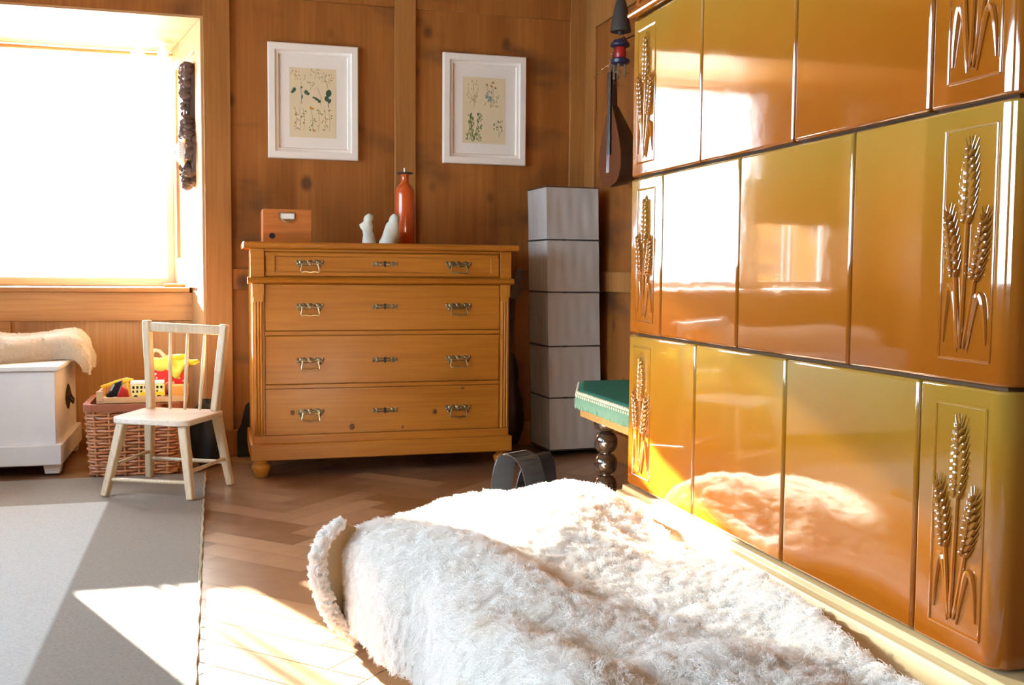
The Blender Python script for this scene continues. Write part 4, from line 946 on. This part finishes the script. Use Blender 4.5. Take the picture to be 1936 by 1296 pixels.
MB().ell((1.62, 4.08, 1.838), (0.011, 0.011, 0.016)).build('clapper', M['iron'], t)
MB().tube([(1.62, 4.08, 1.972), (1.62, 4.08, CE)], 0.004, 6).build('cord', M['wire_dark'], t)
t = thing('hanging_ornament', 'small red and blue lantern ornament hanging from the bell beside the mandolin', 'ornament', (1.60, 4.02, 1.65))
OX, OY = 1.60, 4.03
b = MB().tube([(1.62, 4.08, 1.83), (OX, OY+0.02, 1.80), (OX, OY, 1.79)], 0.0012, 5); b.tube([(1.625, 4.06, 1.835), (OX+0.01, OY-0.01, 1.79)], 0.0012, 5); b.build('hanging_thread', M['steel'], t, weld=False)
MB().lathe([(0.006, 1.795), (0.028, 1.790), (0.040, 1.775), (0.040, 1.766), (0.034, 1.762)], (OX, OY, 0), 18).build('lantern_top', M['blue'], t)
MB().lathe([(0.020, 1.762), (0.024, 1.745), (0.024, 1.728), (0.020, 1.716)], (OX, OY, 0), 16).build('lantern_glass', M['toy_red'], t)
MB().lathe([(0.034, 1.716), (0.040, 1.710), (0.038, 1.698), (0.026, 1.690)], (OX, OY, 0), 18).build('lantern_base', M['blue'], t)
b = MB()
for k in range(5):
    a = 2*PI*k/5+0.3; p = Vector((OX+0.024*math.cos(a), OY+0.024*math.sin(a), 0)); b.tube([(p.x, p.y, 1.692), (p.x, p.y, 1.645-0.006*(k % 3))], 0.0052, 8)
b.build('chime_tubes', M['brass_dark'], t, weld=False)

# ------------------------------------------------------------------ barometer on the niche cheek
BY = 5.09
nB = Vector((-1, -0.2, 0)).normalized(); dB = Vector((-0.2, 1, 0)).normalized(); oB = Vector((RV(BY), BY, 0))+nB*0.001
def BP(a, z, d): return oB+dB*a+nB*d+Vector((0, 0, z))
t = thing('barometer', 'dark carved wooden barometer with a round white dial on the window reveal', 'barometer', (RV(BY), BY, 1.5))
sil = [(1.225, 0.015), (1.245, 0.035), (1.27, 0.040), (1.285, 0.062), (1.31, 0.082), (1.36, 0.092), (1.41, 0.092), (1.45, 0.078), (1.475, 0.062), (1.49, 0.048), (1.53, 0.036), (1.60, 0.036), (1.63, 0.048), (1.655, 0.062), (1.69, 0.066), (1.73, 0.072), (1.755, 0.060), (1.775, 0.036), (1.79, 0.012)]
sil = [(z, w_*1.3) for z, w_ in sil]
pl = [(-w_*(1+0.10*math.sin(i*2.4)), z) for i, (z, w_) in enumerate(sil)]+[(w_*(1+0.10*math.cos(i*2.1)), z) for i, (z, w_) in list(enumerate(sil))[::-1]]
rd = random.Random(11); b = MB().prism(pl, lambda p: BP(p[0], p[1], 0.0), lambda p: BP(p[0]*0.93, p[1], 0.022))
Rb = Matrix((( nB.x, dB.x, 0), (nB.y, dB.y, 0), (0, 0, 1)))
for i, (z, w_) in enumerate(sil[:-1]):
    z2, w2 = sil[i+1]; n_ = 2 if w_ < 0.06 else 4
    for s in (-1, 1):
        for k in range(n_):
            a = s*w_*(0.35+0.6*k/n_); zz_ = z+(z2-z)*rd.random()
            if abs(zz_-1.382) < 0.07 and abs(a) < 0.07: continue
            b.ell(BP(a, zz_, 0.030), (0.026, rd.uniform(0.010, 0.017), rd.uniform(0.014, 0.024)), Rb @ Matrix.Rotation(rd.uniform(-0.7, 0.7), 3, 'X'), 8, 6)
            if k == 0:
                cc = [BP(a+s*0.012*math.cos(q), zz_+0.016*math.sin(q), 0.040) for q in [0.5*j for j in range(9)]]
                b.tube(cc, 0.0045, 6)
for s in (-1, 1): b.tube([BP(s*0.024, 1.49, 0.028), BP(s*0.020, 1.63, 0.028)], 0.008, 8)
b.tube([BP(0, 1.50, 0.034), BP(0, 1.62, 0.034)], 0.011, 8)
b.build('carved_case', M['dark_wood'], t, weld=False)
def drum(r0, d0, d1, n_=32):
    return [BP(r0*math.cos(2*PI*k/n_), 1.382+r0*math.sin(2*PI*k/n_), d0) for k in range(n_)]
def ringmb(segs):
    b = MB(); n_ = 32; vs = []
    for r, d in segs: vs += drum(r, d, d)
    fs = []
    for i in range(len(segs)-1):
        for k in range(n_): fs.append((i*n_+k, i*n_+(k+1) % n_, (i+1)*n_+(k+1) % n_, (i+1)*n_+k))
    fs.append(tuple(range(n_))[::-1]); fs.append(tuple((len(segs)-1)*n_+k for k in range(n_))); b.add(vs, fs); return b
ringmb([(0.060, 0.018), (0.064, 0.026), (0.068, 0.036), (0.068, 0.046), (0.064, 0.052), (0.058, 0.052), (0.056, 0.048)]).build('brass_rim', M['brass'], t)
dl = ringmb([(0.058, 0.046), (0.0575, 0.053), (0.052, 0.064), (0.042, 0.073), (0.028, 0.080), (0.012, 0.083)]).build('dial', plain('white_dial', (0.85, 0.83, 0.78), 0.4), t)
b = MB().tube([BP(-0.012, 1.375, 0.0845), BP(0.012, 1.389, 0.0845)], 0.0015, 5); b.ell(BP(0, 1.382, 0.084), (0.003, 0.003, 0.003))
for k in range(21):
    a = math.radians(-120+k*12)+PI/2; b.tube([BP(0.046*math.cos(a), 1.382+0.046*math.sin(a), 0.0700), BP(0.052*math.cos(a), 1.382+0.052*math.sin(a), 0.0645)], 0.0007, 4)
dl.data.materials.append(M['black']); bm = bmesh.new(); bm.from_mesh(dl.data); vv = [bm.verts.new(Vector(q)-ORG[t.name]) for q in b.v]
for f in b.f: bm.faces.new([vv[i] for i in f]).material_index = 1
bm.to_mesh(dl.data); bm.free()

# ------------------------------------------------------------------ white trunk and its sheepskin
TR = thing('white_trunk', 'white painted wooden trunk with black side handle plate under the window', 'trunk', (-1.1, 4.84, 0))
MB().box((-1.62, 4.522, 0.13), (-0.625, 5.150, 0.428)).build('body', M['white_paint'], TR, 0.004)
MB().box((-1.64, 4.503, 0.048), (-0.604, 5.160, 0.132)).build('plinth', M['white_paint'], TR, 0.005)
MB().box((-1.635, 4.508, 0.430), (-0.610, 5.155, 0.449)).build('lid', M['white_paint'], TR, 0.004)
for x, y in ((-0.645, 4.56), (-1.58, 4.56), (-0.645, 5.10), (-1.58, 5.10)): MB().hexa([(x-0.028, y-0.028, 0.0095), (x+0.028, y-0.028, 0.0095), (x+0.028, y+0.028, 0.0095), (x-0.028, y+0.028, 0.0095)], [(x-0.034, y-0.034, 0.05), (x+0.034, y-0.034, 0.05), (x+0.034, y+0.034, 0.05), (x-0.034, y+0.034, 0.05)]).build('foot', M['white_paint'], TR, 0.003)
b = MB()
for dy, dz, ry, rz in ((0, 0, 0.085, 0.052), (0, 0.028, 0.034, 0.028), (0, -0.028, 0.034, 0.028), (0.062, 0, 0.024, 0.020), (-0.062, 0, 0.024, 0.020)): b.ell((-0.624, 4.885+dy, 0.285+dz), (0.005, ry, rz), None, 14, 6)
b.tube([(-0.620, 4.850, 0.290), (-0.606, 4.853, 0.268), (-0.606, 4.885, 0.256), (-0.606, 4.917, 0.268), (-0.620, 4.920, 0.290)], 0.005, 8)
b.build('side_handle', plain('black_iron_plate', (0.015, 0.014, 0.014), 0.45), TR, weld=False)
def tf(u, v):
    sx = -0.75+u*0.93; a = v*2*PI*0.5
    ox, dx = arc(sx, 0.065)
    top = max(0, 1-dx/0.12)
    yf = 4.585+0.24*sm(sx, -0.42, -0.02)+0.02*math.sin(sx*9); yb = 5.10
    y = yf+(yb-yf)*(0.5-0.5*math.cos(PI*v))
    puff = 0.088*math.sin(PI*v)**0.35+0.012*math.sin(sx*14+1)*math.sin(PI*v)+0.008*math.sin(v*12+sx*6)
    zz_ = 0.455+puff*(1 if dx == 0 else 1) - dx
    xx = -0.625+ox+0.0*puff
    if dx > 0.06: xx += 0.012*math.sin(v*9); 
    return (min(xx, -0.54) if dx > 0 else xx, y, max(zz_, 0.375+0.05*abs(v-0.4)))
TF = MB().grid(tf, 60, 40).build('sheepskin', M['wool_trunk'], None, base=(-1.0, 4.85, 0.45), recalc=False)
bm = bmesh.new(); bm.from_mesh(TF.data); 
if sum(f.normal.z for f in bm.faces) < 0: bmesh.ops.reverse_faces(bm, faces=bm.faces)
bm.to_mesh(TF.data); bm.free()
tag(TF, 'small ivory sheepskin lying over the lid of the white trunk', 'sheepskin')
hair(TF, 3500, 30, 0.020, rad=0.0012, clump=0.2, kink=0.002, rough=0.005)

# ------------------------------------------------------------------ child's chair
CR = thing('child_chair', "small child's chair of pale bare wood with three back spindles on the rug edge", 'chair', (-0.18, 4.12, 0))
RZ = 0.0095
S = [Vector((-0.386, 4.085, 0.28)), Vector((-0.106, 3.915, 0.28)), Vector((0.040, 4.215, 0.28)), Vector((-0.268, 4.375, 0.28))]
cen = sum(S, Vector())/4
poly = []
for i in range(4):
    a, c, d = S[i-1], S[i], S[(i+1) % 4]
    for k in range(5):
        t_ = k/4; p = c.lerp(a, 0.12).lerp(c, t_).lerp(c.lerp(d, 0.12), t_); poly.append(p)
MB().prism([(p.x, p.y) for p in poly], lambda p: (p[0], p[1], 0.271), lambda p: (p[0], p[1], 0.293)).build('seat', M['seat'], CR, 0.005, 3)
legs = [((-0.338, 4.085), (-0.398, 4.030, RZ)), ((-0.118, 3.965), (-0.093, 3.888, RZ)), ((0.000, 4.205), (0.049, 4.180, 0.0005)), ((-0.255, 4.325), (-0.262, 4.372, RZ))]
def legat(i, z):
    (a, c), e = legs[i]; T = Vector((a, c, 0.272)); E_ = Vector(e); f_ = (0.272-z)/(0.272-E_.z); return T.lerp(E_, f_)
dirF = (S[1]-S[0]).normalized()
for i in range(4): MB().bar(legat(i, 0.272), legat(i, legs[i][1][2]), 0.034, 0.032, 0.027, 0.025, side=dirF).build('leg', M['chair'], CR, 0.005, 2)
for i, j, z in ((0, 1, 0.070), (0, 3, 0.118), (1, 2, 0.105), (3, 2, 0.090)):
    MB().tube([legat(i, z), legat(j, z)], 0.0075, 8).build('stretcher', M['chair'], CR)
PB = [(Vector((-0.250, 4.330, 0.290)), Vector((-0.262, 4.365, 0.640))), (Vector((-0.006, 4.195, 0.290)), Vector((0.034, 4.235, 0.628)))]
for a, c in PB: MB().bar(a, c, 0.028, 0.034, 0.032, 0.028, side=dirF).build('back_post', M['chair'], CR, 0.006, 3)
ra, rb = PB[0][0].lerp(PB[0][1], 0.93), PB[1][0].lerp(PB[1][1], 0.93)
MB().bar(ra+(rb-ra)*0.03, rb-(rb-ra)*0.03, 0.018, 0.036, side=(0.5, 0.85, 0)).build('top_rail', M['chair'], CR, 0.004)
for f_ in (0.30, 0.53, 0.76):
    a = PB[0][0].lerp(PB[1][0], f_); c = ra.lerp(rb, f_*0.98+0.01); c.z -= 0.014
    MB().tube([a+(c-a)*k/6 for k in range(7)], [0.0055, 0.007, 0.0075, 0.0075, 0.007, 0.006, 0.005], 8).build('spindle', M['chair'], CR)

# ------------------------------------------------------------------ wicker basket and toys
BK = thing('wicker_basket', 'rectangular reddish wicker basket full of toys behind the little chair', 'basket', (-0.31, 4.62, 0))
bx0, bx1, by0, by1 = -0.500, -0.150, 4.44, 4.80
def per(z, off=0.0, n_=96):
    g = 0.012+0.05*z; out = []
    x0, x1, y0, y1 = bx0-g+0.02-off, bx1+g-0.02+off, by0-g+0.02-off, by1+g-0.02+off; r = 0.04
    pts = []
    for cx, cy, a0 in ((x1-r, y0+r, -PI/2), (x1-r, y1-r, 0), (x0+r, y1-r, PI/2), (x0+r, y0+r, PI)):
        for k in range(5): a = a0+PI/2*k/4; pts.append(Vector((cx+r*math.cos(a), cy+r*math.sin(a), z)))
    L = [0]
    for i in range(len(pts)): L.append(L[-1]+(pts[(i+1) % len(pts)]-pts[i]).length)
    for k in range(n_):
        s = L[-1]*k/n_
        i = max(j for j in range(len(pts)) if L[j] <= s); out.append(pts[i].lerp(pts[(i+1) % len(pts)], (s-L[i])/max(1e-9, L[i+1]-L[i])))
    return out
b = MB(); nst = 24; n_ = nst*4
for k in range(21):
    z = 0.012+k*0.0128; P_ = per(z, 0, n_); cx, cy = (bx0+bx1)/2, (by0+by1)/2; Q_ = []
    for i, p in enumerate(P_):
        t_ = (P_[(i+1) % n_]-P_[i-1]).normalized(); nn = Vector((t_.y, -t_.x, 0))
        ph = PI*(i/4.0)+(PI if k % 2 else 0); Q_.append(p+nn*0.0065*math.cos(ph)+Vector((0, 0, random.uniform(-0.0015, 0.0015))))
    b.tube(Q_, 0.0052, 6, closed=True)
b.build('weave', M['wicker'], BK, weld=False)
b = MB(); lo, hi = per(0.006, 0, nst), per(0.285, 0, nst)
for a, c in zip(lo, hi): b.tube([a, c], 0.0058, 6)
b.build('stakes', M['wicker'], BK, weld=False)
b = MB(); R0, R1 = per(0.272, 0.012, 48), per(0.272, -0.012, 48)
for k in range(48):
    j = (k+1) % 48; h_ = Vector((0, 0, 0.027))
    b.hexa([R0[k], R0[j], R1[j], R1[k]], [R0[k]+h_, R0[j]+h_, R1[j]+h_, R1[k]+h_])
b.build('rim', M['wicker_rim'], BK, 0.0)
MB().box((bx0+0.012, by0+0.012, 0.012), (bx1-0.012, by1-0.012, 0.03)).build('base', M['wicker'], BK)
TY = 0.2995
t = thing('wooden_tray', 'open pale wooden tray of toys resting on top of the wicker basket', 'tray', (-0.285, 4.6, TY))
b = MB().box((-0.465, 4.46, TY), (-0.115, 4.745, TY+0.008))
b.box((-0.465, 4.46, TY+0.008), (-0.115, 4.470, TY+0.024)).box((-0.465, 4.735, TY+0.008), (-0.115, 4.745, TY+0.050)).box((-0.465, 4.47, TY+0.008), (-0.455, 4.735, TY+0.045)).box((-0.125, 4.47, TY+0.008), (-0.115, 4.735, TY+0.045))
b.box((-0.466, 4.459, TY+0.008), (-0.440, 4.475, TY+0.050))
b.build('tray_body', M['tray'], t, 0.002)
TB = TY+0.0082
def toy(name, label, cat, base, group=None): return thing(name, label, cat, base, group)
def wheels(t_, xs, ys, r, z):
    for x in xs:
        for y in ys: MB().lathe([(r*0.4, -0.006), (r, -0.005), (r, 0.005), (r*0.4, 0.006)], (x, y, z+r), 14, 'Y').build('wheel', M['toy_black'], t_)
t = toy('toy_bus', 'cream and yellow toy bus with small dark windows on the wooden tray', 'toy bus', (-0.27, 4.52, TB))
b = MB().box((-0.338, 4.492, TB+0.010), (-0.205, 4.545, TB+0.075)); b.build('bus_body', M['pale_yellow'], t, 0.006, 3)
MB().box((-0.3385, 4.4905, TB+0.062), (-0.206, 4.5465, TB+0.0765)).build('bus_roof', M['toy_white'], t, 0.004)
b = MB()
for k in range(8):
    x = -0.331+k*0.0155
    b.box((x, 4.4908, TB+0.046), (x+0.009, 4.493, TB+0.057))
    if k in (0, 1, 2, 6): b.box((x, 4.4908, TB+0.030), (x+0.007, 4.493, TB+0.039))
b.build('bus_windows', M['toy_black'], t, weld=False)
MB().box((-0.300, 4.4907, TB+0.018), (-0.2045, 4.4925, TB+0.032)).build('yellow_stripe', M['yellow'], t)
wheels(t, (-0.318, -0.228), (4.497, 4.540), 0.010, TB)
t = toy('toy_truck', 'black toy truck with a red cab leaning at the left of the tray', 'toy truck', (-0.385, 4.52, TB))
b = MB().hexa([(-0.435, 4.495, TB+0.014), (-0.372, 4.495, TB+0.014), (-0.372, 4.545, TB+0.014), (-0.435, 4.545, TB+0.014)], [(-0.405, 4.50, TB+0.066), (-0.372, 4.50, TB+0.082), (-0.372, 4.54, TB+0.082), (-0.405, 4.54, TB+0.066)]); b.build('truck_body', M['toy_black'], t, 0.004)
b = MB().hexa([(-0.392, 4.485, TB+0.012), (-0.343, 4.485, TB+0.012), (-0.343, 4.51, TB+0.012), (-0.392, 4.51, TB+0.012)], [(-0.374, 4.487, TB+0.060), (-0.348, 4.487, TB+0.044), (-0.348, 4.508, TB+0.044), (-0.374, 4.508, TB+0.060)]); b.build('cab', M['toy_red'], t, 0.004)
MB().bar((-0.414, 4.494, TB+0.040), (-0.400, 4.497, TB+0.066), 0.007, 0.003).build('windscreen', plain('toy_screen', (0.35, 0.40, 0.45), 0.15), t)
wheels(t, (-0.418, -0.365), (4.492, 4.548), 0.010, TB)
b = MB().tube([(-0.462, 4.60, TY+0.055), (-0.435, 4.60, TY+0.060), (-0.40, 4.605, TY+0.071), (-0.36, 4.61, TY+0.080), (-0.335, 4.615, TY+0.078)], [0.004, 0.008, 0.010, 0.011, 0.006], 10)
b.tube([(-0.36, 4.61, TY+0.075), (-0.352, 4.61, TB)], 0.006, 8); b.tube([(-0.452, 4.60, TY+0.058), (-0.450, 4.60, TY+0.044)], 0.004, 8)
tag(b.build('toy_shovel', M['yellow'], None, base=(-0.4, 4.6, TB), weld=False), 'yellow plastic toy lying along the back of the tray behind the black truck', 'toy')
b = MB().box((-0.178, 4.475, TB), (-0.127, 4.535, TB+0.058)); tag(b.build('wooden_block', M['orange_wood'], None, 0.004, base=(-0.15, 4.5, TB)), 'orange wooden block at the right end of the tray', 'wooden block')
b = MB().grid(lambda u, v: (-0.232+0.085*u, 4.555+0.05*v, TB+0.006+0.062*math.sin(PI*min(1, u*0.9+0.05))*(0.7+0.3*math.sin(v*5+u*4))), 14, 8)
o = b.build('pink_cloth', M['pink'], None, base=(-0.19, 4.56, TB), recalc=False); sd = o.modifiers.new('thick', 'SOLIDIFY'); sd.thickness = 0.006
tag(o, 'crumpled pink cloth between toy bus and wooden block', 'cloth')
t = toy('cloth_pouch', 'red polka dot cloth pouch with a yellow green top in the tray corner', 'pouch', (-0.195, 4.67, TB))
def blob(c, r, ph, nu=28, nv=18, flat=None):
    b = MB(); vs = []; fs = []
    for j in range(nv+1):
        th = PI*j/nv
        for i in range(nu):
            a = 2*PI*i/nu; k = 1+0.06*math.sin(4*a+ph+2*th)+0.04*math.sin(7*a-ph)
            s_ = math.sin(th)**0.7 if math.sin(th) > 0 else 0
            z = c[2]+r[2]*math.cos(th)
            vs.append((c[0]+r[0]*k*s_*math.cos(a), c[1]+r[1]*k*s_*math.sin(a), max(z, flat) if flat else z))
    for j in range(nv):
        for i in range(nu): fs.append((j*nu+i, (j+1)*nu+i, (j+1)*nu+(i+1) % nu, j*nu+(i+1) % nu))
    b.add(vs, fs); return b
blob((-0.195, 4.675, TB+0.070), (0.082, 0.050, 0.070), 0.6, flat=TB).build('pouch_body', M['polka'], t, ang=80)
b = blob((-0.190, 4.672, TB+0.128), (0.088, 0.053, 0.036), 1.9)
b.v = [(x, y, z-0.030*sm(abs(x+0.165), 0.045, 0.0)*sm(4.672-y, 0.0, 0.04)+0.006*math.sin(x*90)) for x, y, z in b.v]
b.build('pouch_top', M['yellow_green'], t, ang=80)
blob((-0.150, 4.668, TB+0.160), (0.036, 0.026, 0.014), 0.2).build('pouch_bow', M['yellow'], t, ang=80)
b = MB().tube([(-0.128, 4.66, TB+0.146), (-0.10, 4.65, TB+0.140), (-0.078, 4.648, TB+0.146), (-0.070, 4.65, TB+0.140), (-0.085, 4.652, TB+0.132), (-0.118, 4.66, TB+0.134)], [0.008, 0.010, 0.006, 0.005, 0.008, 0.008], 8); b.build('ribbon', M['yellow'], t)
b = MB().tube([(-0.265, 4.66, TB+0.140), (-0.262, 4.66, TB+0.178), (-0.250, 4.66, TB+0.192), (-0.232, 4.66, TB+0.188), (-0.215, 4.66, TB+0.170), (-0.195, 4.66, TB+0.150)], 0.008, 10); b.build('carry_loop', M['clear_tube'], t)
